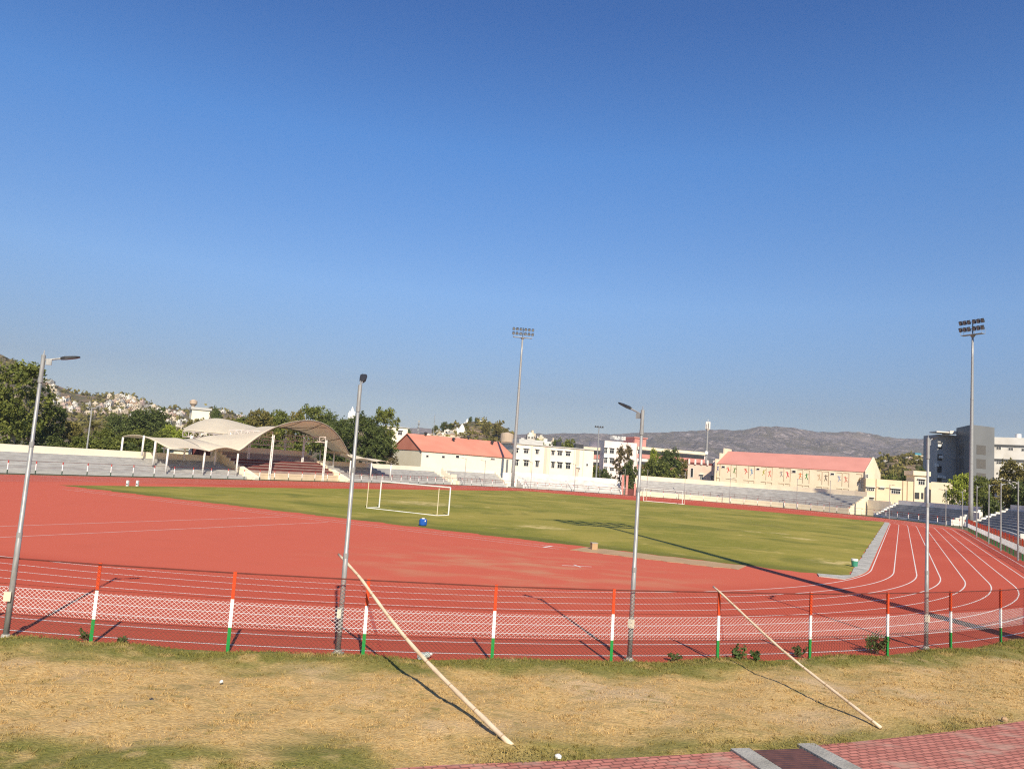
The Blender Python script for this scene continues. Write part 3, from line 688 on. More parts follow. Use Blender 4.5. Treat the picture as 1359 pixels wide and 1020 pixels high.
# low left canopy
rt_ = empty('membrane_canopy', LS((s4+s6)/2, 50)); off = np.array(rt_.location)
tag(rt_, 'low cream membrane canopy over the left stand, on white columns', 'canopy')
RBK = 59.2
zbk = zat(LS(s4, RBK)[:2], 580); zpk = zat(LS(s4, 56)[:2], 577)
def can(a, b):
    s = s4+(s5+.6-s4)*a; r = 49.6+(RBK+.3-49.6)*b
    ed = 3.72+(zbk-3.72)*b+(zpk-(3.72+(zbk-3.72)*.68))*sin(pi*b**1.35)**.9
    return LS(s, r, ed+.28*sin(pi*a)*(1-b)-.35*sin(pi*a)*sin(pi*b))
surf('membrane', can, 14, 14, M_membrane, rt_, off)
for (s, r, zt_) in ((s4, 50, 3.75), (s5, 50, 3.75), (s4, 52.6, 4.6), (s4, 55.0, 5.3), (s4, RBK, zbk), (s5, RBK-1, zbk), ((s4+s5)/2, 56.2, 4.9), (s5, 54, 4.7)):
    m = MB(); p = LS(s, r)-off; m.tube([(p[0], p[1], stepz(r) if r < 56.5 else 0), (p[0], p[1], zt_)], .13, 10); m.out('column', M_white, rt_, True)
# main arched roof: front arch and rear edge read off the photograph
def s_px(px, r, z):
    lo, hi = -20., 95.
    for _ in range(40):
        m_ = (lo+hi)/2
        if proj(LS(m_, r, z))[0] < px: lo = m_
        else: hi = m_
    return lo
def prof(pts, r):
    out_ = []
    for px, py in pts:
        z = 6.0
        for _ in range(4): s_ = s_px(px, r, z); z = zat(LS(s_, r)[:2], py)
        out_.append((s_, z))
    return np.array(out_)
mr_ = empty('grandstand_roof', LS((sA+sB)/2, 50)); off = np.array(mr_.location)
tag(mr_, 'large arched cream membrane roof over the central grandstand', 'roof')
zf = 3.7; r1, r2 = 49.6, 60.5
PF = prof([(316.6, 600), (327, 591), (339, 581.5), (351, 573.5), (363, 567.3), (376, 562.3), (391, 558.8), (406, 557.3), (419, 558), (431, 562), (441, 568.5), (449, 577), (456, 587), (461, 597), (464.5, 606)], r1)
PB = prof([(258, 583), (272, 578.2), (285, 577.5), (298, 576.5), (315, 573), (330, 569.5), (345, 566.2), (360, 565.5), (378, 567), (396, 571), (412, 577), (428, 587), (440, 599)], r2)
def smooth(p, t):
    f = p[0, 0]+(p[-1, 0]-p[0, 0])*t; w_ = (p[-1, 0]-p[0, 0])*.035
    return f, np.mean([np.interp(f+o_, p[:, 0], p[:, 1]) for o_ in (-w_, -w_/2, 0, w_/2, w_)])
def shell(a, b):
    sf, zf_ = smooth(PF, a); sb, zb_ = smooth(PB, a); r = r1+(r2-r1)*b
    return LS(sf+(sb-sf)*b, r, zf_+(zb_-zf_)*b-.45*sin(pi*b)*sin(pi*a))
surf('membrane', shell, 48, 20, M_membrane, mr_, off)
def shell_low(a, b):            # scalloped skirt from the second column to the arch foot
    s = s5+(s6-s5)*a; e_ = np.array(shell(0, b)); f_ = LS(s5+.3, 49.6+(RBK-49.6)*b, 3.72+(zbk-3.72)*b+.5*sin(pi*b))
    return f_+(e_-f_)*a+np.array([0, 0, .5*sin(pi*a)*(1-b)])
surf('skirt', shell_low, 12, 10, M_membrane, mr_, off)
m = MB()
for fr_ in (0.0, 1.0):
    m.tube([np.array(shell(a, fr_))-off-np.array([0, 0, .09]) for a in np.linspace(0, 1, 25)], .08, 6)
for s_ in np.linspace(.12, .88, 5): m.tube([np.array(shell(s_, b))-off-np.array([0, 0, .10]) for b in np.linspace(0, 1, 9)], .05, 5)
for dg in ((.25, .5), (.75, .5)): m.tube([np.array(shell(dg[0]+(dg[1]-dg[0])*k/8, .08+.84*k/8))-off-np.array([0, 0, .1]) for k in range(9)], .05, 5)
m.out('arch_rib', mat('brown_grey_steel', (.14, .11, .09), None, 1, .6), mr_)
# trusses and columns
M_truss = mat('white_truss_paint', (.74, .66, .62), (.62, .53, .49), 2, .6)
def truss(p0, p1, dpt, n_, parent, name='truss'):
    m = MB(); p0 = np.asarray(p0); p1 = np.asarray(p1); k = np.array([0, 0, dpt])
    m.tube([p0, p1], .07, 6); m.tube([p0+k, p1+k], .07, 6)
    for i in range(n_):
        a_ = p0+(p1-p0)*i/n_; b_ = p0+(p1-p0)*(i+1)/n_
        m.tube([a_, a_+k], .045, 5); m.tube([a_ if i % 2 else a_+k, b_+k if i % 2 else b_], .04, 5)
    m.tube([p1, p1+k], .045, 5); return m.out(name, M_truss, parent)
sc1, sc2 = q_at(357, 50), q_at(428, 50)
zc = zat(LS(sc1, 50)[:2], 580.5)
truss(LS(sc1, 50.2, zc)-off, LS(sc1, 59.5, zc-.1)-off, .9, 7, mr_); truss(LS(sc2, 50.2, zc)-off, LS(sc2, 59.5, zc-.1)-off, .9, 7, mr_)
truss(LS(sc1-1.0, 58, zc-1.2)-off, LS(sc2+1.0, 58, zc-1.2)-off, .9, 12, mr_)
for s in (sc1, sc2):
    for r in (50, 54.8, 59):
        m = MB(); p = LS(s, r)-off
        for dx in (-.16, .16): 
            pa = p+np.array([U[0], U[1], 0])*dx; m.tube([(pa[0], pa[1], stepz(r, R0+.6, .95, .42, .9) if r > 51 else 0), (pa[0], pa[1], zc+.4)], .09, 8)
        for z in np.arange(.8, zc, .7): m.tube([p+np.array([*U*-.16, z]), p+np.array([*U*.16, z+.4])], .03, 5)
        m.out('column', M_white, mr_)
for (s, r, zt_) in ((s6, 50, 3.72), (sB, 50, 3.72), (s6+.5, 56, 4.4), (s6-1.5, 53, 4.2), (sB+.8, 54.5, 5.2), (sB+1.2, 58, 5.2)):
    m = MB(); p = LS(s, r)-off; m.tube([(p[0], p[1], stepz(r)), (p[0], p[1], zt_)], .13, 10); m.out('column', M_white, mr_, True)
# rear shell
rr_ = empty('rear_roof', LS(40, 66)); off = np.array(rr_.location); tag(rr_, 'rear arched membrane roof with an exposed lattice edge, behind the main roof', 'roof')
ra, rb_ = 62.0, 72.0
FE = prof([(244, 571.5), (262, 573.3), (280, 575.2), (298, 577), (320, 579), (345, 582)], ra)
BE = prof([(243, 570), (250, 566), (258, 562.2), (267, 558.8), (277, 556.5), (287, 555.6), (298, 556.8), (310, 559.5), (323, 563), (338, 567), (352, 571)], rb_)
def shell2(a, b):
    sf, z1_ = smooth(FE, a); sb, z2_ = smooth(BE, a); return LS(sf+(sb-sf)*b, ra+(rb_-ra)*b, z1_+(z2_-z1_)*(1-(1-b)**1.7)+.1)
surf('membrane', shell2, 36, 12, M_membrane, rr_, off)
k_ = np.array([0, 0, .85])
truss(LS(*[FE[0, 0]-.3, ra-.3, FE[0, 1]-.9])-off, LS(FE[-2, 0], ra-.3, FE[-2, 1]-.9)-off, .85, 12, rr_)
truss(LS(FE[0, 0]-.3, ra-.3, FE[0, 1]-.9)-off, LS(BE[0, 0], rb_, BE[0, 1]-.9)-off, .85, 5, rr_)
for (px, r) in ((253.5, ra-.3), (256.5, ra+3), (310, ra)):
    s = s_px(px, r, 5); m = MB(); p = LS(s, r)-off; m.tube([(p[0], p[1], 0), (p[0], p[1], FE[1, 1]-.6)], .2, 10); m.out('column', M_white, rr_, True)
# low right canopy
rc = empty('membrane_canopy', LS((sB+s9)/2, 50)); off = np.array(rc.location); tag(rc, 'small low cream membrane canopy right of the arched roof', 'canopy')
def can2(a, b):
    s = sB+.3+(s9-sB-.3)*a; r = 49.6+(56.5-49.6)*b
    z = 3.7+1.25*(1-a)**1.5*(.3+.7*b)+.35*sin(2*pi*a)**2*(1-b)*.8+.55*sin(pi*b)*(1-a*.5); return LS(s, r, z)
surf('membrane', can2, 16, 10, M_membrane, rc, off)
for (s, r, zt_) in ((s8, 50, 3.75), (s9, 50, 3.7), (s8+.5, 54, 4.3), (s9, 56, 3.9), (s8, 56, 4.4)):
    m = MB(); p = LS(s, r)-off; m.tube([(p[0], p[1], stepz(r, n=6, h0=.5)), (p[0], p[1], zt_)], .12, 10); m.out('column', M_white, rc, True)

# ------------------------------------------------------------------ buildings
class Facade:
    """a wall line from ground point A to B; px() reads where a sight line meets it"""
    def __init__(s, A, B):
        s.A = np.asarray(A[:2], float); s.B = np.asarray(B[:2], float); e = s.B-s.A; s.L = np.linalg.norm(e); s.e = e/s.L; s.n = np.array([s.e[1], -s.e[0]]); s.rz = atan2(s.e[1], s.e[0])
    def px(s, x, y):
        r = ray(x, y); k = s.n@(s.A-CAM[:2])/(s.n@r[:2]); p = CAM+r*k; return (p[:2]-s.A)@s.e, p[2]
    def pt(s, t, z, out=0.0): p = s.A+s.e*t+s.n*out; return np.array([p[0], p[1], z])
def box_wall(fc, t0, t1, z0, z1, out, th, off, m, mi=0):     # slab lying on the facade
    c_ = fc.pt((t0+t1)/2, (z0+z1)/2, out-th/2)-off; m.box(c_, (t1-t0, th, z1-z0), fc.rz, mi)
def window(fc, t0, t1, z0, z1, root, off, hood=True, frame=M_white, mull=1):
    m = MB(); w_ = .07
    box_wall(fc, t0-w_, t0+.01, z0-w_, z1+w_, .09, .10, off, m); box_wall(fc, t1-.01, t1+w_, z0-w_, z1+w_, .09, .10, off, m)
    box_wall(fc, t0+.012, t1-.012, z0-w_, z0, .088, .098, off, m); box_wall(fc, t0+.012, t1-.012, z1, z1+w_, .088, .098, off, m)
    for i in range(mull): t = t0+(t1-t0)*(i+1)/(mull+1); box_wall(fc, t-.03, t+.03, z0+.003, z1-.003, .07, .05, off, m)
    if t1-t0 > 1.0: box_wall(fc, t0+.012, t1-.012, z0+(z1-z0)*.66-.03, z0+(z1-z0)*.66+.03, .074, .05, off, m)
    if hood: box_wall(fc, t0-.25, t1+.25, z1+.12, z1+.22, .5, .5, off, m)
    o = m.out('window', frame, root)
    g = MB(); box_wall(fc, t0+.002, t1-.002, z0+.002, z1-.002, .03, .028, off, g); g.out('pane', M_black, o)
    return o
def pxwin(fc, x0, y0, x1, y1, root, off, **k):
    a_ = fc.px(x0, y0); b_ = fc.px(x1, y1); window(fc, min(a_[0], b_[0]), max(a_[0], b_[0]), min(a_[1], b_[1]), max(a_[1], b_[1]), root, off, **k)
def footprint(fc, W, t0=0.0, t1=None, f=0.0):
    t1 = fc.L if t1 is None else t1; return [fc.pt(t0, 0, f)[:2], fc.pt(t1, 0, f)[:2], fc.pt(t1, 0, f-W)[:2], fc.pt(t0, 0, f-W)[:2]]
def rot(a): return np.array([cos(a), sin(a)])
def gable(root, off, fc, W, ze, zr, wall_m, roof_m, over=.35, name_r='roof'):
    m = MB(); a_, b_, c_, d_ = [p-off[:2] for p in footprint(fc, W)]; md, mc = (a_+d_)/2, (b_+c_)/2
    vs = [(*a_, 0), (*b_, 0), (*c_, 0), (*d_, 0), (*a_, ze), (*b_, ze), (*c_, ze), (*d_, ze), (*md, zr), (*mc, zr)]
    m.add(vs, [(0, 1, 5, 4), (2, 3, 7, 6), (1, 2, 6, 9, 5), (3, 0, 4, 8, 7), (4, 5, 9, 8), (6, 7, 8, 9)]); m.out('wall', wall_m, root)
    m = MB(); sl = (zr-ze)/(W/2)
    for sgn in (1, -1):
        e0 = fc.pt(-over, ze-sl*over+.06, over if sgn > 0 else -W-over)-off; e1 = fc.pt(fc.L+over, ze-sl*over+.06, over if sgn > 0 else -W-over)-off
        r0_ = fc.pt(-over, zr+.06, -W/2)-off; r1_ = fc.pt(fc.L+over, zr+.06, -W/2)-off; k = np.array([0, 0, .12])
        vs = [e0, e1, r1_, r0_, e0+k, e1+k, r1_+k, r0_+k]; m.add(vs, [(3, 2, 1, 0), (4, 5, 6, 7), (0, 1, 5, 4), (1, 2, 6, 5), (2, 3, 7, 6), (3, 0, 4, 7)] if sgn > 0 else [(0, 1, 2, 3), (7, 6, 5, 4), (4, 5, 1, 0), (5, 6, 2, 1), (6, 7, 3, 2), (7, 4, 0, 3)])
    return m.out(name_r, roof_m, root)

# --- left hall
A = at(556.6, 185)[:2]; al = radians(35); e = rot(al)
Lx = 26.5; fa = Facade(A, A+e*Lx); ha = empty('sports_hall', (*A, 0)); off = np.array(ha.location); tag(ha, 'cream hall with a plain red gable roof at the left end of the far bend', 'hall')
rf = gable(ha, off, fa, 15, 7.0, 10.8, M_cream2, M_roof)
vs = [fa.pt(t_, z_, f_)-off for t_ in (-.12, -.01) for (f_, z_) in ((0, 7.0), (-15, 7.0), (-7.5, 10.8))]
build('gable_cladding', vs, [(0, 1, 2), (5, 4, 3), (0, 3, 4, 1), (1, 4, 5, 2), (2, 5, 3, 0)], M_roof, ha)
for (x, y) in ((565, 578), (601.5, 585.5), (622.5, 582), (653, 590)):
    # roof turbine vents
    best = None
    for f_ in np.linspace(-7.2, -.3, 60):
        for t_ in np.linspace(0, Lx, 60):
            p = fa.pt(t_, 10.8-3.8*(abs(f_+7.5)/7.5)+.2, f_); d = np.hypot(*(np.array(proj(p))-(x, y)))
            if best is None or d < best[0]: best = (d, p)
    p = best[1]-off; m = MB(); m.tube([p, p+np.array([0, 0, .45])], .2, 8); m.tube([p+np.array([0, 0, .45]), p+np.array([0, 0, .75]), p+np.array([0, 0, .95])], [.42, .5, .15], 10)
    m.out('roof_vent', M_dark, rf)
for x0, y0, x1, y1 in ((565.5, 603.5, 568.5, 606.5), (586.5, 604.5, 590, 607.5), (605, 604, 609, 607.5), (651, 607.5, 656.5, 610)): pxwin(fa, x0, y0, x1, y1, ha, off, hood=False, mull=0)
m = MB(); box_wall(fa, Lx-2.2, Lx-1.6, 0, 6.5, .06, .06, off, m); m.out('downpipe', M_greypanel, ha)
# --- three storey cream block
A = at(680, 204)[:2]; fb = Facade(A, at(785, 212)[:2]); hb = empty('apartment_block', (*A, 0)); off = np.array(hb.location); tag(hb, 'three storey cream block with two rows of dark hooded windows', 'building')
zt_ = fb.px(700, 590.0)[1]; m = MB(); m.prism([p-off[:2] for p in footprint(fb, 14)], 0, zt_); m.out('wall', M_cream2, hb)
m = MB(); m.prism([p-off[:2] for p in footprint(fb, 14.5, -.3, fb.L+.3, .3)], zt_+.003, zt_+.22); m.prism([p-off[:2] for p in footprint(fb, 5, 3, 10, -5)], zt_+.23, zt_+1.6); m.out('roof', M_conc, hb)
for (x0, x1) in ((683, 687.5), (695.5, 701), (711, 714.5), (732, 735.5), (740, 745.5), (751, 756.5)):
    sk = (x0-683)*.085
    for y0, y1 in ((594.5, 600.5), (609.5, 617.5)): pxwin(fb, x0, y0+sk*.75, x1, y1+sk*.75, hb, off)
    t0_, z0_ = fb.px(x0, 627+sk*.75); t1_, _ = fb.px(x1+1, 627+sk*.75); m = MB(); box_wall(fb, t0_-.2, t1_+.2, z0_, z0_+.12, .6, .6, off, m); box_wall(fb, t0_, t1_, z0_-1.6, z0_-.1, .03, .03, off, m); m.out('window', M_dark, hb)
pxwin(fb, 765.5, 621, 768.5, 626, hb, off); pxwin(fb, 767, 603, 769, 605.5, hb, off, hood=False, mull=0); pxwin(fb, 778, 615, 780, 618, hb, off, hood=False, mull=0)
m = MB()
for x in (705, 727, 729, 762, 774): t_ = fb.px(x, 610)[0]; box_wall(fb, t_-.12, t_+.12, 0, zt_, .09, .09, off, m)
m.out('downpipe', M_cream, hb)
m = MB(); t_ = fb.px(722, 610)[0]; t2 = fb.px(764, 610)[0]; box_wall(fb, t_, t_+.8, 0, zt_-.2, .11, .11, off, m); box_wall(fb, t2, t2+1.0, 0, zt_-.2, .11, .11, off, m); m.out('pilaster', mat('peach_paint', (.66, .50, .40), None, 1, .8), hb)
m = MB(); m.tube([fb.pt(14, zt_+.3, -4)-off, fb.pt(14, zt_+1.7, -4)-off], .7, 12); m.box(fb.pt(19.6, zt_+.8, -3)-off, (2.2, 1.5, 1.2), .2); m.out('water_tank', M_dark, hb)
# --- pinkish institute block behind
A = at(799, 280)[:2]; fcx = Facade(A, at(842, 283)[:2]); hc = empty('institute_building', (*A, 0)); off = np.array(hc.location); tag(hc, 'pinkish white four storey building with white roof lettering behind trees', 'building')
zt_ = fcx.px(810, 585)[1]; m = MB(); m.prism([p-off[:2] for p in footprint(fcx, 16)], 0, zt_); m.out('wall', M_pinkwhite, hc)
fcr = Facade(at(842.5, 285)[:2], at(934, 296)[:2]); zr_ = fcr.px(861, 594)[1]; m = MB(); m.prism([p-off[:2] for p in footprint(fcr, 12)], 0, zr_); m.out('wing', M_pinkwhite, hc)
m = MB(); tq = fcr.px(861, 594)[0]; m.prism([p-off[:2] for p in footprint(fcr, 8, 0, tq, -2)], zr_+.003, zr_+3.2); m.prism([p-off[:2] for p in footprint(fcr, 8.8, -.4, tq+.4, -1.6)], zr_+3.21, zr_+3.6); m.out('stair_tower', M_pink, hc)
fcl = Facade(at(772, 286)[:2], at(798.5, 284)[:2]); zl_ = fcl.px(790, 594)[1]; m = MB(); m.prism([p-off[:2] for p in footprint(fcl, 12)], 0, zl_); m.out('wing', M_pinkwhite, hc)
for f2, z2 in ((fcr, zr_), (fcl, zl_)):
    for k in range(3):
        zz = z2-1.2-k*3.9; m = MB(); box_wall(f2, .5, f2.L-.5, zz-1.3, zz-.05, .02, .02, off, m); m.out('gallery', M_dark, hc)
        m = MB(); box_wall(f2, .3, f2.L-.3, zz-2.7, zz-1.3, .25, .25, off, m); m.out('parapet', M_pink, hc)
    m = MB(); box_wall(f2, 0, f2.L, z2-.9, z2+.15, .5, .5, off, m); m.out('cornice', M_cream, hc)
for y0, y1 in ((594, 601), (607, 614), (619.5, 624)):
    for x0, x1 in ((802, 805.3), (809.5, 814.5), (835.5, 838.8)): pxwin(fcx, x0, y0+(x0-802)*.07, x1, y1+(x0-802)*.07, hc, off)
# roof lettering: a row of white block letters on posts (too far off to be read in the photograph)
m = MB(); zl0 = zt_+.7
glyph = {'H': ['101', '111', '101'], 'O': ['111', '101', '111'], 'I': ['010', '010', '010'], 'T': ['111', '010', '010'], 'U': ['101', '101', '111'], 'E': ['111', '110', '111'], 'L': ['100', '100', '111']}
t = fcx.px(810.5, 583)[0]; t_e = fcx.px(831, 583)[0]; word = 'IITTHOLEHIIEUOE'; cw = (t_e-t)/len(word)
for chx in word:
    for r_, row in enumerate(glyph[chx]):
        for c_, bit in enumerate(row):
            if bit == '1': box_wall(fcx, t+c_*cw*.27, t+(c_+1)*cw*.27, zl0+(2-r_)*.42, zl0+(3-r_)*.42-.002, -.3, .1, off, m)
    t += cw
m.out('roof_lettering', M_white, hc)
# --- small pink house
A = at(911, 206)[:2]; fh = Facade(A, at(947, 204)[:2]); hh = empty('parapet_house', (*A, 0)); off = np.array(hh.location); tag(hh, 'small peach house with a red crenellated parapet left of the long hall', 'house')
zt_ = fh.px(925, 616)[1]; m = MB(); m.prism([p-off[:2] for p in footprint(fh, 8)], 0, zt_); m.out('wall', mat('peach_wall', (.68, .52, .42), (.6, .45, .36), .5, .85, coord='world'), hh)
m = MB(); m.prism([p-off[:2] for p in footprint(fh, 8.3, -.15, fh.L+.15, .15)], zt_+.003, zt_+.45); m.out('parapet', M_maroon, hh)
m = MB()
for t_ in np.linspace(.3, fh.L-.3, 5): m.box(fh.pt(t_, zt_+.5, .1)-off, (.45, .45, 1.1), fh.rz); m.box(fh.pt(t_, zt_+1.15, .1)-off, (.3, .3, .3), fh.rz)
m.out('pinnacle', M_pinkwhite, hh)
pxwin(fh, 917, 621, 919.5, 633, hh, off, hood=False, mull=0); pxwin(fh, 929.5, 630, 932.5, 636, hh, off); pxwin(fh, 943.5, 631, 946.3, 636, hh, off)
# --- right hall with painted athletes
A = at(950, 198)[:2]; e = rot(radians(-36)); Lx = 34.4; fd = Facade(A, A+e*Lx); hd = empty('sports_hall', (*A, 0)); off = np.array(hd.location); tag(hd, 'long cream hall with a pale red roof and painted athletes along its wall', 'hall')
W = 15; gable(hd, off, fd, W, 9.2, 12.6, M_cream, mat('pale_red_roof_sheet', (.61, .27, .215), (.55, .24, .19), .25, .6, coord='world'), over=.12)
m = MB()        # stepped parapet of the left gable
for f0, f1, z_ in ((.4, -2.4, 10.4), (-2.4, -5.0, 12.0), (-5.0, -10.0, 13.4), (-10, -12.6, 12.0), (-12.6, -15.4, 10.4)):
    m.prism([p-off[:2] for p in (fd.pt(-.5, 0, f0)[:2], fd.pt(-.16, 0, f0)[:2], fd.pt(-.16, 0, f1)[:2], fd.pt(-.5, 0, f1)[:2])], 0, z_)
m.out('stepped_gable', M_cream, hd)
m = MB()        # raking parapet of the right gable
pl_ = [(fd.L+.15, .35, 9.5), (fd.L+.15, -W/2, 13.0), (fd.L+.15, -W-.35, 9.5)]
vs = [fd.pt(t_, z_, f_)-off for t_, f_, z_ in pl_]+[fd.pt(t_+.3, z_, f_)-off for t_, f_, z_ in pl_]+[fd.pt(fd.L+.15, 0, .35)-off, fd.pt(fd.L+.15, 0, -W-.35)-off, fd.pt(fd.L+.45, 0, .35)-off, fd.pt(fd.L+.45, 0, -W-.35)-off]
m.add(vs, [(0, 6, 7, 2, 1), (3, 4, 5, 9, 8), (0, 1, 4, 3), (1, 2, 5, 4), (0, 3, 8, 6), (2, 7, 9, 5)]); m.out('gable_wall', M_cream, hd)
for x0, y0, x1, y1 in ((958, 618, 962, 620.5), (1004, 621, 1008, 623.5), (1051.5, 624, 1056, 627), (1102.5, 627.5, 1107, 630)): pxwin(fd, x0, y0, x1, y1, hd, off, hood=False, mull=0)
fgab = Facade(fd.pt(fd.L+.46, 0, 0), fd.pt(fd.L+.46, 0, -W)); pxwin(fgab, 1148, 629, 1152, 634, hd, off, hood=False, mull=1)
PC = [(.10, .14, .30), (.60, .04, .03), (.10, .22, .05), (.55, .03, .03), (.12, .30, .45), (.35, .35, .05), (.60, .18, .13), (.25, .25, .24), (.55, .04, .07), (.65, .16, .03), (.02, .22, .06), (.55, .40, .25), (.12, .10, .08), (.25, .30, .45), (.60, .20, .15), (.18, .12, .05)]
PX = [952.5, 967, 974.5, 990.5, 998, 1013.5, 1021.5, 1037, 1045.5, 1062, 1070.5, 1087.5, 1096, 1114, 1123, 1140]
M_brown = mat('brown_trim', (.30, .21, .13), None, 1, .8)
for i, (x, cc) in enumerate(zip(PX, PC)):
    yb = 622.5+(x-952.5)*.0815
    t_, z_ = fd.px(x, yb); rs = random.Random(i); m = MB()
    def limb(a_, b_, w_):
        p, q_ = np.array(a_), np.array(b_); d = (q_-p); L_ = np.linalg.norm(d); ang = atan2(d[1], d[0]); c_ = (p+q_)/2
        ax_ = (np.array([*(fd.e*cos(ang)), sin(ang)]), np.array([-fd.n[0], -fd.n[1], 0])); cc_ = fd.pt(t_+c_[0], z_+c_[1], .02+rs.uniform(0, .012))-off
        m.box(cc_, (L_, .02, w_), ax=ax_)
    s_ = .52; ln = rs.uniform(-.2, .2)
    limb((0, .0), (ln, .75*s_*1.4), .42*s_); limb((ln, 1.15*s_), (ln*1.3, 1.5*s_), .36*s_)
    limb((ln, .95*s_), (ln+.9*s_*rs.choice((1, -1)), .95*s_+rs.uniform(-.4, .7)*s_), .2*s_); limb((ln, .9*s_), (ln-.7*s_, .6*s_+rs.uniform(-.3, .8)*s_), .2*s_)
    limb((0, 0), (-.55*s_, -1.0*s_-rs.uniform(0, .3)), .26*s_); limb((0, .05), (.6*s_, -.9*s_+rs.uniform(-.3, .4)), .26*s_)
    m.out('mural_figure', mat('mural_paint_%s' % ('blue', 'red', 'green', 'crimson', 'sky', 'yellow', 'coral', 'grey', 'rose', 'orange', 'emerald', 'sand', 'umber', 'slate', 'salmon', 'brown')[i], cc, None, 1, .8), hd)
    m = MB(); w_ = .62
    for a_, b_, c_, d_ in ((-w_, w_, 1.45, 1.53), (w_-.06, w_+.02, -1.6, 1.45), (-w_, w_, -2.2, -2.1), (w_-.06, w_+.02, -3.4, -2.2)): box_wall(fd, t_+a_, t_+b_, z_+c_, z_+d_, .05, .05, off, m)
    m.out('panel_trim', M_brown, hd)
# --- tan annexe to the right of the hall
A = at(1148, 176)[:2]; fe = Facade(A, at(1238, 174)[:2]); he = empty('annexe', (*A, 0)); off = np.array(he.location); tag(he, 'low tan building with dark windows between the long hall and the tower block', 'building')
z0_ = fe.px(1166, 635.5)[1]; m = MB(); m.prism([p-off[:2] for p in footprint(fe, 8)], 0, z0_); m.out('wall', M_tanpaint, he)
t0_ = fe.px(1213, 640)[0]; t1_ = fe.px(1231, 640)[0]; zz = fe.px(1222, 631)[1]; m = MB(); m.prism([p-off[:2] for p in footprint(fe, 5, t0_, t1_, .3)], 0, zz); m.prism([p-off[:2] for p in footprint(fe, 5.8, t0_-.4, t1_+.4, .7)], zz+.003, zz+1.0); m.out('porch_tower', M_cream, he)
fe2 = Facade(fe.pt(0, 0, .301), fe.pt(fe.L, 0, .301))
for x0, y0, x1, y1 in ((1150.5, 646.5, 1160, 651), (1168, 647.5, 1173, 649.3), (1183, 648.5, 1194.5, 655), (1153.5, 660, 1159, 665)): pxwin(fe, x0, y0, x1, y1, he, off, mull=3)
pxwin(fe2, 1219, 636, 1227, 643, he, off, mull=2)
for x0, y0, x1, y1 in ((1214, 653, 1220, 662), (1222.5, 653.5, 1225.5, 662)):
    a_ = fe2.px(x0, y0); b_ = fe2.px(x1, y1); m = MB(); box_wall(fe2, a_[0], b_[0], b_[1], a_[1], .04, .04, off, m); m.out('doorway', M_dark, he)
m = MB()
for x in (1162.5, 1198, 1204): t_ = fe.px(x, 650)[0]; box_wall(fe, t_-.08, t_+.08, 0, z0_, .06, .06, off, m)
t_a, z_a = fe.px(1150, 645); t_b = fe.px(1198, 648)[0]; box_wall(fe, t_a, t_b, z_a-.1, z_a, .12, .12, off, m); m.out('trim', M_brown, he)
A = at(1235, 172)[:2]; fw_ = Facade(A, at(1302, 168)[:2]); hw = tag(MB().prism(footprint(fw_, .5), 0, fw_.px(1250, 640)[1]).out('boundary_wall', M_cream), 'cream boundary wall in front of the grey tower block', 'wall')
# --- grey tower block + white wing
cn = at(1288.5, 222)[:2]; fl_ = Facade(at(1268, 236)[:2], cn); fr_ = Facade(cn, at(1319, 226)[:2])
ht = empty('tower_block', (*cn, 0)); off = np.array(ht.location); tag(ht, 'tall grey clad block with a dark left face behind the right floodlight tower', 'building')
zt_ = fr_.px(1300, 564.5)[1]; pA, pB, pC_ = fl_.A, cn, fr_.B; pD = pA+(pC_-pB)
m = MB(); m.prism([p-off[:2] for p in (pA, pB, pC_, pD)], 0, zt_); m.out('wall', M_greypanel, ht)
m = MB(); box_wall(fl_, 0, fl_.L, 0, zt_-.05, .04, .04, off, m); m.out('dark_cladding', M_darkpanel, ht)
for y0, y1 in ((590, 603.5), (608.5, 622), (627, 637)):
    a_ = fr_.px(1296, y0); b_ = fr_.px(1308, y1); m = MB(); box_wall(fr_, a_[0], b_[0], b_[1], a_[1], .05, .05, off, m); m.out('louvre', mat('brown_louvre', (.12, .11, .10), (.09, .085, .08), 3, .6), ht)
    a_ = fl_.px(1273, y0-.5); b_ = fl_.px(1279, y1); m = MB(); box_wall(fl_, a_[0], b_[0], b_[1], a_[1], .07, .07, off, m); m.out('louvre', M_dark, ht)
flw = Facade(at(1243, 240)[:2], at(1268, 239.5)[:2]); z_ = flw.px(1258, 577)[1]; m = MB(); m.prism([p-off[:2] for p in footprint(flw, 10)], 0, z_); m.out('wing', mat('light_grey_wall', (.42, .41, .40), (.36, .355, .35), .3, .8, coord='world'), ht)
m = MB(); t0_ = flw.px(1243.2, 600)[0]; t1_ = flw.px(1250, 600)[0]
for k in range(4): zc_ = z_-3.4-k*3.6; m = MB(); box_wall(flw, t0_+.2, t1_, zc_-1.0, zc_+1.0, .03, .03, off, m); m.out('window', M_dark, ht)
m = MB(); z3 = flw.px(1250, 574)[1]; m.box(flw.pt(flw.L*.3, z3, .8)-off, (flw.L*1.25, 5, .35), flw.rz); m.box(flw.pt(flw.L*.55, z3+.05, .85)-off, (2.0, 5.4, .9), flw.rz); m.out('canopy_slab', M_whitewall, ht)
m = MB()
for (x, y) in ((1246, 591), (1248, 606), (1242.5, 617), (1247, 632), (1252, 633)):
    t_, zq = flw.px(x, y); m.box(flw.pt(t_, zq, .35)-off, (1.0, .6, .8), flw.rz)
m.out('air_conditioner', M_white, ht)
frw = Facade(at(1318.2, 236)[:2], at(1420, 225)[:2]); hwg = empty('office_building', (*frw.A, 0)); off = np.array(hwg.location); tag(hwg, 'long white building right of the grey tower block', 'building')
z_ = frw.px(1330, 580)[1]; m = MB(); m.prism([p-off[:2] for p in footprint(frw, 12)], 0, z_); m.out('wall', M_whitewall, hwg)
m = MB()
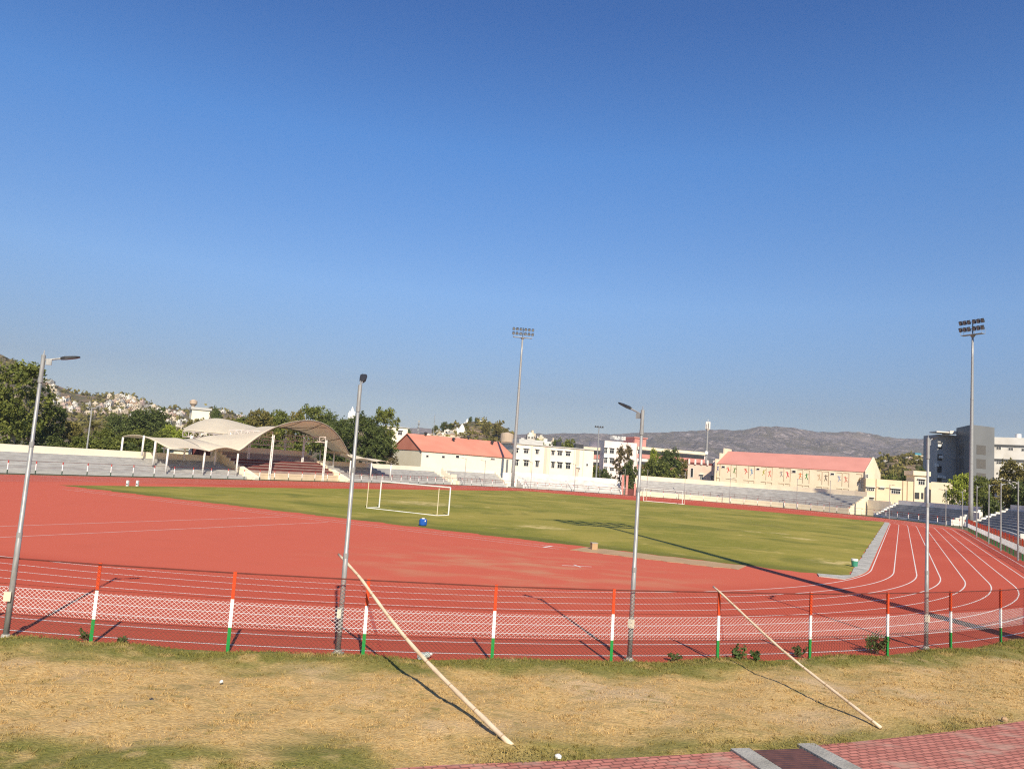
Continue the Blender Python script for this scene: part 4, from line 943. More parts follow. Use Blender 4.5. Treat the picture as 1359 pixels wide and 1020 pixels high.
for y in (590.5, 609.5): zz = frw.px(1318.5, y)[1]; box_wall(frw, -.2, frw.L, zz, zz+.3, .5, .5, off, m)
m.out('ledge', M_greypanel, hwg)
for y in (592, 611):
    for x in (1322.5, 1338.5, 1356): pxwin(frw, x, y+.6+(x-1322)*.07, x+6, y+4+(x-1322)*.07, hwg, off, hood=False, mull=1)
m = MB()
for t_ in (6, 9): m.tube([frw.pt(t_, z_, -3)-off, frw.pt(t_, z_+1.3, -3)-off], .8, 12)
m.out('water_tank', M_white, hwg)
# --- maroon/cream sheds behind the grandstand
for (x0, x1, d, yt, mt, lb) in ((228, 250, 140, 597, M_cream2, 'cream shed behind the left end of the low canopy'), (254, 274, 141, 599.5, M_tanpaint, 'peach shed behind the low canopy'), (380, 402, 190, 590, M_pink, 'pink walled house seen under the arched roof'), (500, 536, 235, 566, M_cream2, 'plain cream block behind the tall tree left of the red roofed hall'), (505, 528, 215, 594, M_cream, 'low cream shed behind the small right canopy')):
    f_ = Facade(at(x0, d)[:2], at(x1, d+2)[:2]); z_ = f_.px((x0+x1)/2, yt)[1]; r_ = empty('shed', (*f_.A, 0)); tag(r_, lb, 'shed'); off = np.array(r_.location)
    m = MB(); m.prism([p-off[:2] for p in footprint(f_, 6)], 0, z_); m.out('wall', mt, r_)
    m = MB(); m.prism([p-off[:2] for p in footprint(f_, 6.8, -.4, f_.L+.4, .4)], z_+.003, z_+.18); m.out('roof', M_conc, r_)
    window(f_, f_.L*.3, f_.L*.3+1.2, z_-2.2, z_-1.0, r_, off)
    window(f_, f_.L*.65, f_.L*.65+1.2, z_-2.2, z_-1.0, r_, off)

# ------------------------------------------------------------------ trees
def leaves(lobes, per_m3, leaf, seed, droop=0.0):
    g = np.random.default_rng(seed); Vs = []; 
    for (cx, cy, cz, rx, ry, rz) in lobes:
        n_ = int(per_m3*rx*ry*rz*4.2*2.0)+60
        # clumps inside the lobe
        nc = max(8, n_//34); d = g.normal(size=(nc, 3)); d /= np.linalg.norm(d, axis=1)[:, None]; rad = (.35+.62*g.random(nc)**.6)[:, None]
        cl = d*rad; idx = g.integers(0, nc, n_); sp = g.normal(size=(n_, 3))*.16
        p = (cl[idx]+sp)*np.array([rx, ry, rz])+np.array([cx, cy, cz]); p[:, 2] -= droop*np.abs(sp[:, 2])
        a = g.normal(size=(n_, 3)); a /= np.linalg.norm(a, axis=1)[:, None]; b = g.normal(size=(n_, 3)); b -= a*(a*b).sum(1)[:, None]; b /= np.linalg.norm(b, axis=1)[:, None]
        s_ = leaf*(.6+.8*g.random(n_))[:, None]
        Vs.append(np.stack([p-a*s_, p+b*s_*.55, p+a*s_, p-b*s_*.55], 1))
    A_ = np.concatenate(Vs); return A_.reshape(-1, 3), np.arange(len(A_)*4).reshape(-1, 4)
def trunk(h, r, limbs, seed, bend=.25):
    rs = random.Random(seed); m = MB(); pts = [(rs.uniform(-bend, bend)*z/h, rs.uniform(-bend, bend)*z/h, z) for z in np.linspace(0, h, 5)]
    pts[0] = (0, 0, 0); m.tube(pts, [r*1.25, r, r*.85, r*.7, r*.5], 9)
    for (x, y, z) in limbs:
        st_ = np.array(pts[rs.choice((2, 3, 3, 4))]); e_ = np.array([x, y, z]); md = (st_+e_)/2+np.array([0, 0, -.1*h]); m.tube([st_, md, e_], [r*.45, r*.3, r*.12], 6)
    return m
# prototypes: unit tree 10 m high
PROTO = {}
def make_proto(kind, lobes, per, leaf, th, tr, mt, seed, tm=M_trunk):
    V_, F_ = leaves(lobes, per, leaf, seed); me = bpy.data.meshes.new('crown_'+kind)
    me.from_pydata(V_.tolist(), [], F_.tolist()); me.materials.append(M_leaf[mt]); me.update()
    t_ = trunk(th, tr, [(l[0]*.8, l[1]*.8, l[2]) for l in lobes[:7]], seed); mt_ = bpy.data.meshes.new('trunk_'+kind); mt_.from_pydata(t_.v, [], t_.f); mt_.materials.append(tm); mt_.update()
    PROTO[kind] = (me, mt_)
def rl(n_, R, z0, z1, r0, r1, seed, flat=.8):
    rs = random.Random(seed); out_ = []
    for i in range(n_):
        a = i*2.4+rs.uniform(-.5, .5); z = z0+(z1-z0)*((i+.5)/n_); k = 1-abs((z-(z0*.6+z1*.4))/(z1-z0))*.9; d = R*k*rs.uniform(.55, 1.0); q = rs.uniform(r0, r1)
        out_.append((d*cos(a), d*sin(a), z, q, q, q*flat))
    out_.append((0, 0, z1-.4*r1, r1*.9, r1*.9, r1*.7)); return out_
make_proto('round', rl(11, 2.8, 3.4, 8.3, 1.3, 2.1, 1), 14, .20, 5, .28, 'mid', 1)
make_proto('round_olive', rl(11, 3.0, 3.2, 8.4, 1.2, 2.0, 2), 14, .20, 5, .28, 'olive', 2)
make_proto('round_dark', rl(12, 2.8, 3.0, 8.4, 1.3, 2.0, 3), 14, .20, 5, .3, 'dark', 3)
make_proto('light', rl(10, 2.9, 3.4, 8.3, 1.2, 2.0, 4), 14, .20, 5, .24, 'light', 4)
make_proto('gum', rl(15, 2.5, 3.4, 8.8, .95, 1.5, 5, .9), 20, .15, 7, .26, 'mid', 5, M_paletrunk)
make_proto('gum_dark', rl(16, 2.6, 3.0, 8.8, .95, 1.5, 6, .9), 20, .15, 7, .26, 'dark', 6, M_paletrunk)
make_proto('column', rl(11, 1.25, 1.8, 8.8, .7, 1.1, 7, 1.2), 12, .20, 8, .18, 'brown', 7)
make_proto('bush', rl(9, 3.4, 1.6, 6.4, 1.7, 2.6, 8, .9), 6, .30, 3, .25, 'mid', 8)
make_proto('bush_dark', rl(9, 3.4, 1.6, 6.4, 1.7, 2.6, 9, .9), 6, .30, 3, .25, 'dark', 9)
def tree(px, ytop, halfpx, d, kind, label, group='trees around the stadium', z0=0.0):
    p = at(px, d, z0+3); htop = zat((p[0], p[1]), ytop)-z0; wd = halfpx*d/F
    ex = {'round': 3.9, 'round_olive': 4.0, 'round_dark': 3.9, 'light': 4.0, 'gum': 3.1, 'gum_dark': 3.2, 'column': 1.9, 'bush': 4.9, 'bush_dark': 4.9}[kind]; hh_ = {'bush': 8.2, 'bush_dark': 8.2}.get(kind, 9.6)
    root = empty('tree', (p[0], p[1], z0), random.uniform(0, 6.28)); tag(root, label, 'tree', group)
    root.scale = (wd/ex, wd/ex, htop/hh_)
    me, mt_ = PROTO[kind]
    o = bpy.data.objects.new('crown', me); COL.objects.link(o); o.parent = root
    o = bpy.data.objects.new('trunk', mt_); COL.objects.link(o); o.parent = root
    return root
TL = [
 (14, 473, 50, 122, 'gum', 'tall broad tree with pale trunks at the left picture edge'), (-14, 500, 40, 118, 'round', 'green tree cut off by the left picture edge'),
 (66, 534, 22, 132, 'gum_dark', 'dark slender tree just right of the tallest left tree'), (38, 548, 24, 140, 'round_dark', 'dark tree filling the gap right of the pale trunks'),
 (93, 556, 24, 138, 'round_olive', 'olive tree left of the palm'), (140, 566, 24, 142, 'round', 'low green tree right of the palm'), (165, 570, 22, 150, 'round', 'low green tree behind the raised left corner of the canopy'),
 (112, 577, 26, 128, 'bush', 'low bush under the palm behind the left stand'), (75, 580, 24, 128, 'bush_dark', 'low dark bush left of the grey pole behind the left stand'), (150, 582, 26, 130, 'bush', 'low bush at the left corner of the low canopy'),
 (180, 541, 26, 200, 'round_dark', 'dark round tree below the hillside houses, left of a pair'), (203, 541, 22, 205, 'round_dark', 'dark round tree below the hillside houses, right of a pair'), (150, 548, 18, 210, 'round_dark', 'small dark tree below the hillside town'),
 (185, 566, 24, 150, 'round', 'green tree behind the peak of the low canopy'), (213, 568, 22, 150, 'round', 'green tree behind the right half of the low canopy'), (240, 566, 18, 158, 'light', 'bright green tree left of the rear roof'), (224, 559, 14, 175, 'light', 'smaller bright green tree below the water tower'),
 (282, 540, 11, 230, 'round_dark', 'dark tree right of the flat roofed cream house'), (255, 552, 22, 190, 'round_olive', 'olive tree behind the left of the rear roof'), (300, 551, 22, 200, 'round_olive', 'olive tree behind the top of the rear roof'),
 (318, 549, 22, 196, 'round', 'green tree just left of the round olive tree over the roof valley'), (352, 546, 22, 200, 'round_dark', 'dark tree between the round olive tree and the arched roof peak'), (430, 545, 22, 196, 'round_dark', 'dark tree just right of the loose crowned tree over the arched roof'),
 (338, 540, 26, 190, 'round_olive', 'round olive tree left of the arched roof peak'), (366, 540, 24, 195, 'round', 'round green tree behind the arched roof'), (390, 539, 18, 192, 'round_olive', 'small olive tree behind the arched roof peak'), (412, 534, 26, 188, 'gum', 'loose crowned tree directly above the arched roof peak'),
 (345, 580, 30, 168, 'bush_dark', 'dark bushy tree seen under the left of the arched roof'), (385, 585, 24, 172, 'bush', 'bushy tree seen under the middle of the arched roof'), (440, 586, 30, 176, 'bush_dark', 'dark bushy tree seen under the right of the arched roof'), 
 (452, 553, 24, 184, 'round_dark', 'dark tree right of the arched roof peak'), (478, 546, 30, 180, 'gum_dark', 'dark tall tree left of a pair right of the arched roof'), (508, 537, 24, 182, 'gum', 'tall tree with hanging foliage left of the red roofed hall'), (497, 562, 26, 178, 'round_dark', 'lower dark tree behind the second lamp post'), (516, 596, 14, 180, 'column', 'bare brownish sapling behind the small right canopy'),
 (534, 570, 14, 300, 'round_dark', 'far dark tree left of the red gable'),
 (715, 578, 12, 245, 'light', 'tree top showing above the three storey block, near its middle'), (752, 579, 16, 250, 'round', 'tree top showing above the right of the three storey block'), (735, 581, 12, 255, 'round_dark', 'dark tree top between two others above the three storey block'),
 (789, 616, 9, 225, 'bush', 'small bush left of the pinkish building'), (803, 622, 12, 222, 'bush_dark', 'dark bush before the pinkish building'),
 (822, 590, 11, 230, 'column', 'dusty narrow tree in front of the pinkish building, left of a pair'), (832, 588, 9, 232, 'column', 'dusty narrow tree in front of the pinkish building, right of a pair'), (836, 612, 14, 226, 'bush_dark', 'dark bush behind the gate pillars'),
 (865, 590, 9, 236, 'light', 'yellow green tree right of the third lamp post'), (862, 606, 17, 226, 'round', 'green tree behind the left of the far goal'), (885, 594, 20, 224, 'round_dark', 'large dark tree left of the peach house'), (905, 605, 16, 226, 'round_olive', 'olive tree touching the peach house'), (880, 612, 24, 220, 'bush', 'broad bush under the dark tree left of the peach house'), 
 (1277, 622, 22, 150, 'light', 'bright green tree left behind the right floodlight mast'), (1302, 628, 20, 152, 'round', 'green tree right behind the right floodlight mast'), (1345, 606, 30, 158, 'round_olive', 'olive tree before the white building at the right'), (1385, 602, 34, 150, 'round_olive', 'olive tree cut off by the right picture edge'), (1330, 634, 24, 142, 'round_olive', 'lower olive tree between the right lamp posts'), (1360, 640, 26, 138, 'bush_dark', 'dark bush behind the right stand'), (1315, 655, 16, 140, 'bush_dark', 'low dark bush left of the white tank'),
 (1222, 618, 12, 215, 'round_dark', 'dark tree behind the porch of the tan annexe'), (1200, 626, 14, 222, 'bush_dark', 'dark bush behind the roof of the tan annexe'), (1180, 628, 14, 226, 'bush', 'green bush behind the right gable of the long hall'),
]
for a_ in TL: tree(*a_)
# backdrop shrubbery band at the left so no bare ground shows between trunks
for i, (px, yt, d) in enumerate(((5, 588, 128), (40, 590, 130), (172, 588, 134), (205, 588, 138), (232, 590, 150))):
    tree(px, yt, 22, d, 'bush_dark', ['low dark shrub under the tallest left tree', 'low dark shrub right of the pale trunks', 'low dark shrub behind the left columns of the canopy', 'low dark shrub behind the middle of the low canopy', 'low dark shrub left of the cream shed'][i])
# palm
pp = at(118, 150)[:2]; palm = empty('palm_tree', (*pp, 0)); tag(palm, 'palm with drooping fronds behind the left stand', 'palm'); hp = zat(pp, 566)
m = MB(); m.tube([(0, 0, 0), (.1, 0, hp*.5), (0, 0, hp)], [.3, .22, .2], 8); m.out('trunk', M_trunk, palm)
for i in range(22):
    az = i*2.4; el = radians(random.uniform(-10, 70)); L = random.uniform(2.6, 3.6); m = MB(); pts = []
    for k in range(8):
        f_ = k/7; rr = L*f_*cos(el); z = hp+L*f_*sin(el)-1.5*f_**2; pts.append(np.array([rr*cos(az), rr*sin(az), z]))
    sx = np.array([-sin(az), cos(az), 0]); vs = []; fs = []
    for k in range(7):
        for j in range(3):
            b_ = pts[k]+(pts[k+1]-pts[k])*j/3; ln = .75*(1-abs(k/7-.4)); d_ = (pts[k+1]-pts[k]); d_ /= np.linalg.norm(d_)
            for sg in (1, -1): o_ = len(vs); vs += [b_, b_+d_*.09, b_+d_*.35+sx*sg*ln+np.array([0, 0, -.25*ln])]; fs.append((o_, o_+1, o_+2))
    m.add(vs, fs); m.tube(pts, .03, 4); m.out('frond', M_leaf['olive'], palm)

# ------------------------------------------------------------------ hills, mountain, town
def noise2(x, y, seed):
    g = random.Random(seed); v = 0
    for o_ in range(5):
        f_ = 2**o_; v += (sin(x*f_*g.uniform(.7, 1.3)+g.uniform(0, 6))*sin(y*f_*g.uniform(.7, 1.3)+g.uniform(0, 6)))/f_**.9
    return v
def hill(name, prof, d_ridge, d_front, d_back, nd, mt, rough, seed, zf=0.0, nx=120, sc=1/60):
    """profile: (column, row) of the skyline, as seen; the hill falls to the ground in front and behind"""
    xs = np.linspace(prof[0][0], prof[-1][0], nx); ys = np.interp(xs, [p[0] for p in prof], [p[1] for p in prof]); vs = []
    dr_ = [d_ridge(x) if callable(d_ridge) else d_ridge for x in xs]
    Z = []
    for i, x in enumerate(xs):
        for j in range(nd):
            f_ = j/(nd-1)
            if f_ <= .7: k = f_/.7; d = d_front+(dr_[i]-d_front)*k; hgt = k**1.15
            else: k = (f_-.7)/.3; d = dr_[i]+(d_back-dr_[i])*k; hgt = 1-k**1.3
            rp = P(x, ys[i], dr_[i]); z = rp[2]*hgt+(zf)*(1-hgt); X = rp[0]/dr_[i]*d
            z += rough*noise2(X*sc, d*sc, seed)*hgt*(.35+.65*min(1, abs(1-hgt)*3))
            vs.append((X, d, max(z, -5)))
    fs = [(i*nd+j, (i+1)*nd+j, (i+1)*nd+j+1, i*nd+j+1) for i in range(nx-1) for j in range(nd-1)]
    o = build(name, vs, fs, mt, smooth=True); tag(o, kind='structure'); return np.array(vs).reshape(nx, nd, 3), xs
MT = [(380, 597), (460, 580), (520, 571), (560, 568), (620, 574), (690, 577), (760, 575), (800, 574), (830, 577), (860, 575), (880, 573), (905, 571.5), (950, 570.5), (985, 569.5), (1010, 566.5), (1030, 566), (1055, 568), (1080, 572), (1120, 573), (1150, 576), (1180, 579), (1215, 581), (1260, 583), (1320, 588), (1400, 590), (1500, 600), (1600, 640)]
hill('mountain', MT, 2900, 1500, 3900, 70, M_mount, 22, 3, nx=420, sc=1/95)
hv, hx = hill('hillside', [(-260, 420), (-120, 440), (0, 466), (20, 478), (40, 490), (65, 507), (80, 514), (100, 523), (135, 526), (160, 525), (178, 528), (195, 535), (212, 541), (240, 546), (262, 545), (290, 541), (306, 545), (325, 551), (360, 570), (400, 590)], 780, 420, 1000, 40, M_scrub, 5, 5, nx=130, sc=1/45)
h2v, h2x = hill('hillside', [(520, 600), (545, 585), (570, 575), (590, 568), (605, 563), (622, 558.5), (640, 558), (655, 561), (668, 566), (678, 574), (690, 588), (700, 604)], 430, 330, 520, 24, M_scrub, 2.2, 8, nx=60, sc=1/22)
h4v, h4x = hill('hillside', [(395, 610), (425, 580), (440, 562), (455, 556), (472, 554), (488, 562), (515, 592), (530, 610)], 440, 330, 520, 24, M_scrub, 1.0, 9, nx=40, sc=1/22)
h5v, h5x = hill('hillside', [(640, 612), (668, 597), (690, 586), (705, 583), (725, 585), (745, 590), (765, 600), (800, 622)], 420, 320, 520, 24, M_scrub, 1.0, 12, nx=50, sc=1/22)
h3v, h3x = hill('hillside', [(1120, 640), (1150, 622), (1165, 613), (1180, 606), (1200, 603), (1225, 602), (1245, 604), (1275, 620), (1300, 650)], 380, 260, 460, 24, M_scrub, 2.2, 11, nx=60, sc=1/22)
def on_hill(hv_, hx_, px, f_):
    i = min(range(len(hx_)), key=lambda k: abs(hx_[k]-px)); j = int(f_*(hv_.shape[1]-1)); return hv_[i, j]
HC = {'white': mat('town_white', (.66, .63, .58), (.50, .47, .42), .3, .9), 'cream': mat('town_cream', (.56, .48, .36), (.45, .38, .28), .3, .9), 'pink': mat('town_pink', (.50, .39, .34), (.40, .31, .26), .3, .9), 'tan': mat('town_brown', (.34, .24, .17), (.27, .19, .13), .3, .9), 'grey': mat('town_grey', (.34, .33, .31), (.26, .25, .23), .3, .9)}
def hut(p, w_, d_, h_, col, label, group, rz, name='house'):
    m = MB(); m.box((0, 0, h_/2-1), (w_, d_, h_+2)); m.box((0, 0, h_+.13), (w_*.97, d_*.97, .24))
    m.box((w_*random.uniform(-.2, .2), d_*.1, h_+.25+h_*.18), (w_*random.uniform(.25, .5), d_*.5, h_*.36))
    n_ = max(2, int(w_/2.2))
    for i in range(n_): m.box((-w_/2+w_*(i+.5)/n_, -d_/2-.02, h_*.5), (w_/n_*.4, .08, h_*.34), m=1)
    o = m.out(name, [HC[col], M_black]); o.location = tuple(map(float, p)); o.rotation_euler = (0, 0, rz); tag(o, label, 'house', group); return o
rs = random.Random(21); cnt = 0
def cluster(px0, px1, f0, f1, n_, hv_, hx_, where, smin, smax, hs=(2.2, 2.6, 3.6)):
    for i in range(n_):
        px = rs.uniform(px0, px1); f_ = rs.uniform(f0, f1); p = on_hill(hv_, hx_, px, f_)
        col = rs.choice(['white', 'cream', 'cream', 'pink', 'tan', 'grey', 'white']); w_ = rs.uniform(smin, smax)
        hut((p[0]+rs.uniform(-2, 2), p[1]+rs.uniform(-4, 4), p[2]-.3), w_, rs.uniform(.6, .9)*w_, rs.choice(hs), col, 'small %s flat roofed house among others on %s' % (col if col != 'tan' else 'brown', where), '%s houses on %s' % (col if col != 'tan' else 'brown', where), rs.uniform(-.4, .4))
cluster(62, 78, .56, .68, 13, hv, hx, 'the steep left hillside', 2.6, 4.8); cluster(70, 140, .36, .62, 44, hv, hx, 'the steep left hillside', 2.6, 5.2)
cluster(142, 192, .38, .69, 66, hv, hx, 'the crest of the left hill', 2.8, 5.4); cluster(192, 248, .34, .64, 52, hv, hx, 'the low saddle of the left hill', 3, 5.6); cluster(288, 325, .5, .68, 14, hv, hx, 'the hill behind the round trees', 2.6, 4.4)
cluster(562, 613, .42, .60, 44, h2v, h2x, 'the slope behind the left red roof', 2.4, 5.0, (1.4, 1.8, 2.4))
cluster(1168, 1232, .60, .69, 6, h3v, h3x, 'the scrubby rise right of the long hall', 2.2, 4, (.9, 1.2))
# white town behind the three storey block
for i in range(34):
    px = rs.uniform(686, 757); p = on_hill(h5v, h5x, px, rs.uniform(.40, .72)); w_ = rs.uniform(2.4, 5.2)
    hut((p[0]+rs.uniform(-2, 2), p[1]+rs.uniform(-4, 4), p[2]-.4), w_, w_*.8, rs.choice((2.4, 3.0, 4.2)), rs.choice(['white', 'white', 'cream']), 'white flat roofed town house showing over the three storey block', 'town houses behind the three storey block', rs.uniform(-.3, .3))
for px, top, d, w_, lb in ((262, 551, 300, 0, 'cream long flat roofed house below the water tower'),):
    f_ = Facade(at(248, 300)[:2], at(272, 303)[:2]); root = empty('house', (*f_.A, 0)); off = np.array(root.location); tag(root, lb, 'house'); z_ = f_.px(258, 543)[1]
    m = MB(); m.prism([p-off[:2] for p in footprint(f_, 8)], 0, z_); m.out('wall', M_cream2, root); m = MB(); m.prism([p-off[:2] for p in footprint(f_, 9, -.5, f_.L+.5, .5)], z_+.003, z_+.9); m.out('roof', M_conc, root)
# water tower
wp = at(249.5, 520)[:2]; wt = empty('water_tower', (*wp, 0)); tag(wt, 'mushroom shaped concrete water tower on the left skyline', 'water tower'); z1, z2 = zat(wp, 537.5), zat(wp, 530)
M_wt = mat('pale_tower_concrete', (.52, .40, .30), (.42, .33, .25), .5, .9)
m = MB(); m.tube([(0, 0, 0), (0, 0, z1)], [1.4, 1.1], 14); m.out('shaft', M_wt, wt); m = MB(); dz = z2-z1; m.tube([(0, 0, z1-.5), (0, 0, z1+dz*.25), (0, 0, z1+dz*.75), (0, 0, z2)], [1.2, 2.4, 2.4, .8], 18); m.out('tank', M_wt, wt)
# round tank behind left hall, on a brown block
tp = at(668.5, 250)[:2]; tk = empty('storage_tank', (*tp, 0)); tag(tk, 'round cream water tank on a brown block behind the left red roof', 'tank'); zb_, zt2 = zat(tp, 586), zat(tp, 575.5)
m = MB(); m.tube([(0, 0, zb_), (0, 0, zt2), (0, 0, zt2+.5)], [2.1, 2.1, .3], 18); m.out('tank', M_wt, tk); m = MB(); m.box((.8, 0, zb_/2), (5, 4, zb_)); m.out('base_block', mat('brown_wall', (.30, .22, .16), (.22, .16, .12), .4, .9), tk)
# temples on the middle hill
def temple(px, yb, yt, d, w_, label):
    p = at(px, d)[:2]; zb = zat(p, yb); zt = zat(p, yt); r_ = empty('temple', (*p, zb)); tag(r_, label, 'temple'); h_ = zt-zb
    m = MB(); m.box((0, 0, h_*.15-2), (w_, w_*.8, h_*.3+4)); m.out('hall', M_white, r_)
    m = MB(); m.tube([(0, 0, h_*.3), (0, 0, h_*.5), (0, 0, h_*.7), (0, 0, h_*.9), (0, 0, h_)], [w_*.28, w_*.27, w_*.18, w_*.07, .02], 12); m.out('spire', M_white, r_)
    for sx in (-.36, .36): m = MB(); m.tube([(w_*sx, 0, h_*.3), (w_*sx, 0, h_*.42), (w_*sx, 0, h_*.55)], [w_*.12, w_*.11, .03], 10); m.out('dome', M_white, r_)
temple(608.5, 575, 562, 405, 6, 'white temple with a pointed spire on the slope behind the left hall'); temple(614.5, 566, 555, 430, 3.2, 'slim white shrine with a spire near the top of the middle hill'); temple(632, 563, 558, 436, 5, 'small white shrine under two round trees on the middle hill'); temple(637, 560, 555.5, 440, 4, 'white domed shrine at the crest of the middle hill')
temple(461, 552, 539, 420, 3.6, 'white temple spire showing above trees left of the second lamp post')
for px, f_, w_, h_, c_, lb in ((467, .62, 4.5, 3.2, 'cream', 'cream house beside the temple spire above the trees'), (447, .60, 3.6, 2.4, 'white', 'white house left of the temple spire above the trees'), (441, .52, 3.0, 2.0, 'cream', 'small cream house lowest left of the temple spire'), (475, .55, 3.4, 2.6, 'white', 'white house right of the temple spire beside the second lamp post')):
    hut(on_hill(h4v, h4x, px, f_), w_, w_*.7, h_, c_, lb, None, .1)
tree(624, 552.5, 3.2, 432, 'round_dark', 'round dark tree on the crest of the middle hill', z0=on_hill(h2v, h2x, 624, .69)[2]-1); tree(631.5, 553.5, 2.3, 434, 'round_dark', 'smaller dark tree right of the round one on the middle hill', z0=on_hill(h2v, h2x, 631, .69)[2]-1)
for i, (px, yt, hw_) in enumerate(((589, 559, 6), (597, 561.5, 5), (578, 564, 5), (660, 561, 9), (671, 567, 6), (645, 561, 7), (620, 564, 5))):
    f_ = .68; tree(px, yt, hw_, 426 if i < 3 else 405, ('round_dark', 'round_olive')[i > 2], ['dark tree above the white houses behind the left red roof, tallest of three', 'dark tree above the white houses, right of the tallest', 'dark tree above the white houses, left of the tallest', 'scrubby olive tree on the right shoulder of the middle hill', 'scrubby tree at the right foot of the middle hill', 'scrubby olive tree on the crest of the middle hill', 'scrubby tree left below the white shrines'][i], 'trees on the middle hill', z0=on_hill(h2v, h2x, px, .66 if i < 3 else .55)[2]-1)
# scrub on hillsides
def scrub(hv_, hx_, n_, label, seed, smin, smax, f0=.1, f1=.74):
    g = np.random.default_rng(seed); Vs = []
    for _ in range(n_):
        p = hv_[g.integers(0, hv_.shape[0]), int(g.uniform(f0, f1)*(hv_.shape[1]-1))]+np.array([g.uniform(-4, 4), g.uniform(-5, 5), 0]); R_ = g.uniform(smin, smax); k = 16
        c_ = p+np.stack([g.normal(size=k)*R_*.5, g.normal(size=k)*R_*.5, np.abs(g.normal(size=k))*R_*.55], 1); a = g.normal(size=(k, 3)); a /= np.linalg.norm(a, axis=1)[:, None]; b = g.normal(size=(k, 3)); b -= a*(a*b).sum(1)[:, None]; b /= np.linalg.norm(b, axis=1)[:, None]; s_ = R_*.55
        Vs.append(np.stack([c_-a*s_, c_+b*s_*.7, c_+a*s_, c_-b*s_*.7], 1))
    A_ = np.concatenate(Vs); o = build_np('scrub', A_.reshape(-1, 3), np.arange(len(A_)*4).reshape(-1, 4), M_leaf['olive']); tag(o, label, 'scrub', kind='stuff')
scrub(hv, hx, 900, 'dry scrub covering the left hillside between houses', 31, 1.6, 3.6); scrub(h2v, h2x, 420, 'dry scrub covering the small middle hill', 32, .8, 1.9); scrub(h3v, h3x, 420, 'dry scrub covering the rise right of the long hall', 33, .9, 2.0)
# teal roofed house on right rise
p = at(1217, 372)[:2]; hut((*p, zat(p, 608)), 5, 4, zat(p, 604.5)-zat(p, 608), 'cream', 'cream house with a teal roof on the rise left of the tower block', None, 0); 
tl = tag(MB().box((0, 0, 0), (2.9, 2.6, 1.1)).out('roof_shelter', M_teal), 'teal shelter on the roof of the cream house on the rise', 'shelter'); tl.location = (p[0]-.5, p[1], zat(p, 602.6))
# ------------------------------------------------------------------ masts
def mast(px, yb, yt, d, label, kind):
    p = at(px, d)[:2]; h_ = zat(p, yt); r_ = empty(kind, (*p, 0)); tag(r_, label, kind.replace('_', ' ')); return r_, h_
r_, h_ = mast(790, 635, 567, 218, 'thin far light mast with a cross bar of lamps left of the pinkish building', 'light_mast')
m = MB(); m.tube([(0, 0, 0), (0, 0, h_)], [.28, .12], 8); m.out('pole', M_galv, r_); m = MB(); m.box((0, 0, h_), (2.2, .2, .15))
for x in (-1, -.35, .35, 1): m.box((x, -.2, h_+.15), (.4, .4, .45))
m.out('lamp_bar', M_dark, r_)
r_, h_ = mast(935, 620, 559, 215, 'grey cell tower with white panel antennas rising before the mountain', 'cell_tower')
m = MB(); m.tube([(0, 0, 0), (0, 0, h_-.5)], [.38, .20], 10); m.out('pole', M_galv, r_); m = MB()
for a in range(6): m.box((.55*cos(a*1.05), .55*sin(a*1.05), h_-1.1), (.28, .16, 2.0), a*1.05+1.57); 
m.tube([(0, 0, h_-2.6), (0, 0, h_-2.1)], [.25, .6], 10); m.out('antenna', M_whitewall, r_); m = MB(); m.tube([(-.2, -.3, h_-8.6), (-.2, -.6, h_-8.6)], .5, 12); m.tube([(0, 0, h_-2), (0, 0, h_+.6)], .06, 6); m.out('dish', M_white, r_)
r_, h_ = mast(571, 580, 549.5, 330, 'thin antenna mast above the left red roof, the taller of two', 'antenna_mast'); m = MB(); m.tube([(0, 0, 0), (0, 0, h_)], [.22, .08], 6)
for k in range(5): m.box((0, 0, h_-1-k*.9), (.9-.1*k, .1, .1), k)
m.out('lattice', M_galv, r_)
r_, h_ = mast(550.5, 580, 557, 330, 'thin antenna mast above the left red roof, the shorter of two', 'antenna_mast'); m = MB(); m.tube([(0, 0, 0), (0, 0, h_)], [.25, .1], 6)
for k in range(5): m.box((0, 0, h_-.6-k*1.2), (.8, .5, .7), k)
m.out('lattice', M_galv, r_)
r_, h_ = mast(112, 600, 541, 118, 'grey lamp pole standing behind the left stand before the palm', 'lamp_pole'); m = MB(); m.tube([(0, 0, 0), (0, 0, h_)], [.14, .09], 8); m.out('pole', M_galv, r_); m = MB(); m.box((.35, 0, h_), (.9, .3, .12)); m.out('lamp_head', M_galv, r_)

# ------------------------------------------------------------------ goals
def goal(pL, pR, back, label, depth=1.9, h_=2.44, r_=.06):
    pL = np.asarray(pL[:2]); pR = np.asarray(pR[:2]); root = empty('football_goal', pL); tag(root, label, 'goal', 'football goals on the infield'); a = np.array([0, 0, .04]); b = np.array([*(pR-pL), .04]); k = np.array([0, 0, h_-.04]); bk = np.array([*back, 0])*depth
    for p in (a, b): MB().tube([p, p+k], r_, 10).out('goalpost', M_white, root)
    MB().tube([a+k, b+k], r_, 10).out('crossbar', M_white, root)
    m = MB(); m.tube([a, a+bk], r_*.9, 8); m.tube([b, b+bk], r_*.9, 8); m.tube([a+bk, b+bk], r_*.9, 8); m.out('base_frame', M_white, root)
    for p in (a, b): MB().tube([p+bk, p+bk+k*.97], r_*.6, 8).out('rear_post', mat('yellowed_paint', (.66, .58, .40), None, 1, .6), root)
    return root
gl_ = G(503, 674); gr_ = G(595, 684); goal(gl_, gr_, -U, 'white football goal frame on the nearer end of the grass')
g2 = G(855, 665); d2 = np.array([*(V*7.32)]); p2 = at(908, 148)[:2]; pL = at(854, 151)[:2]; goal(pL, pL+(p2-pL)/np.linalg.norm(p2-pL)*7.32, U, 'white football goal frame on the far end of the grass', 1.7)

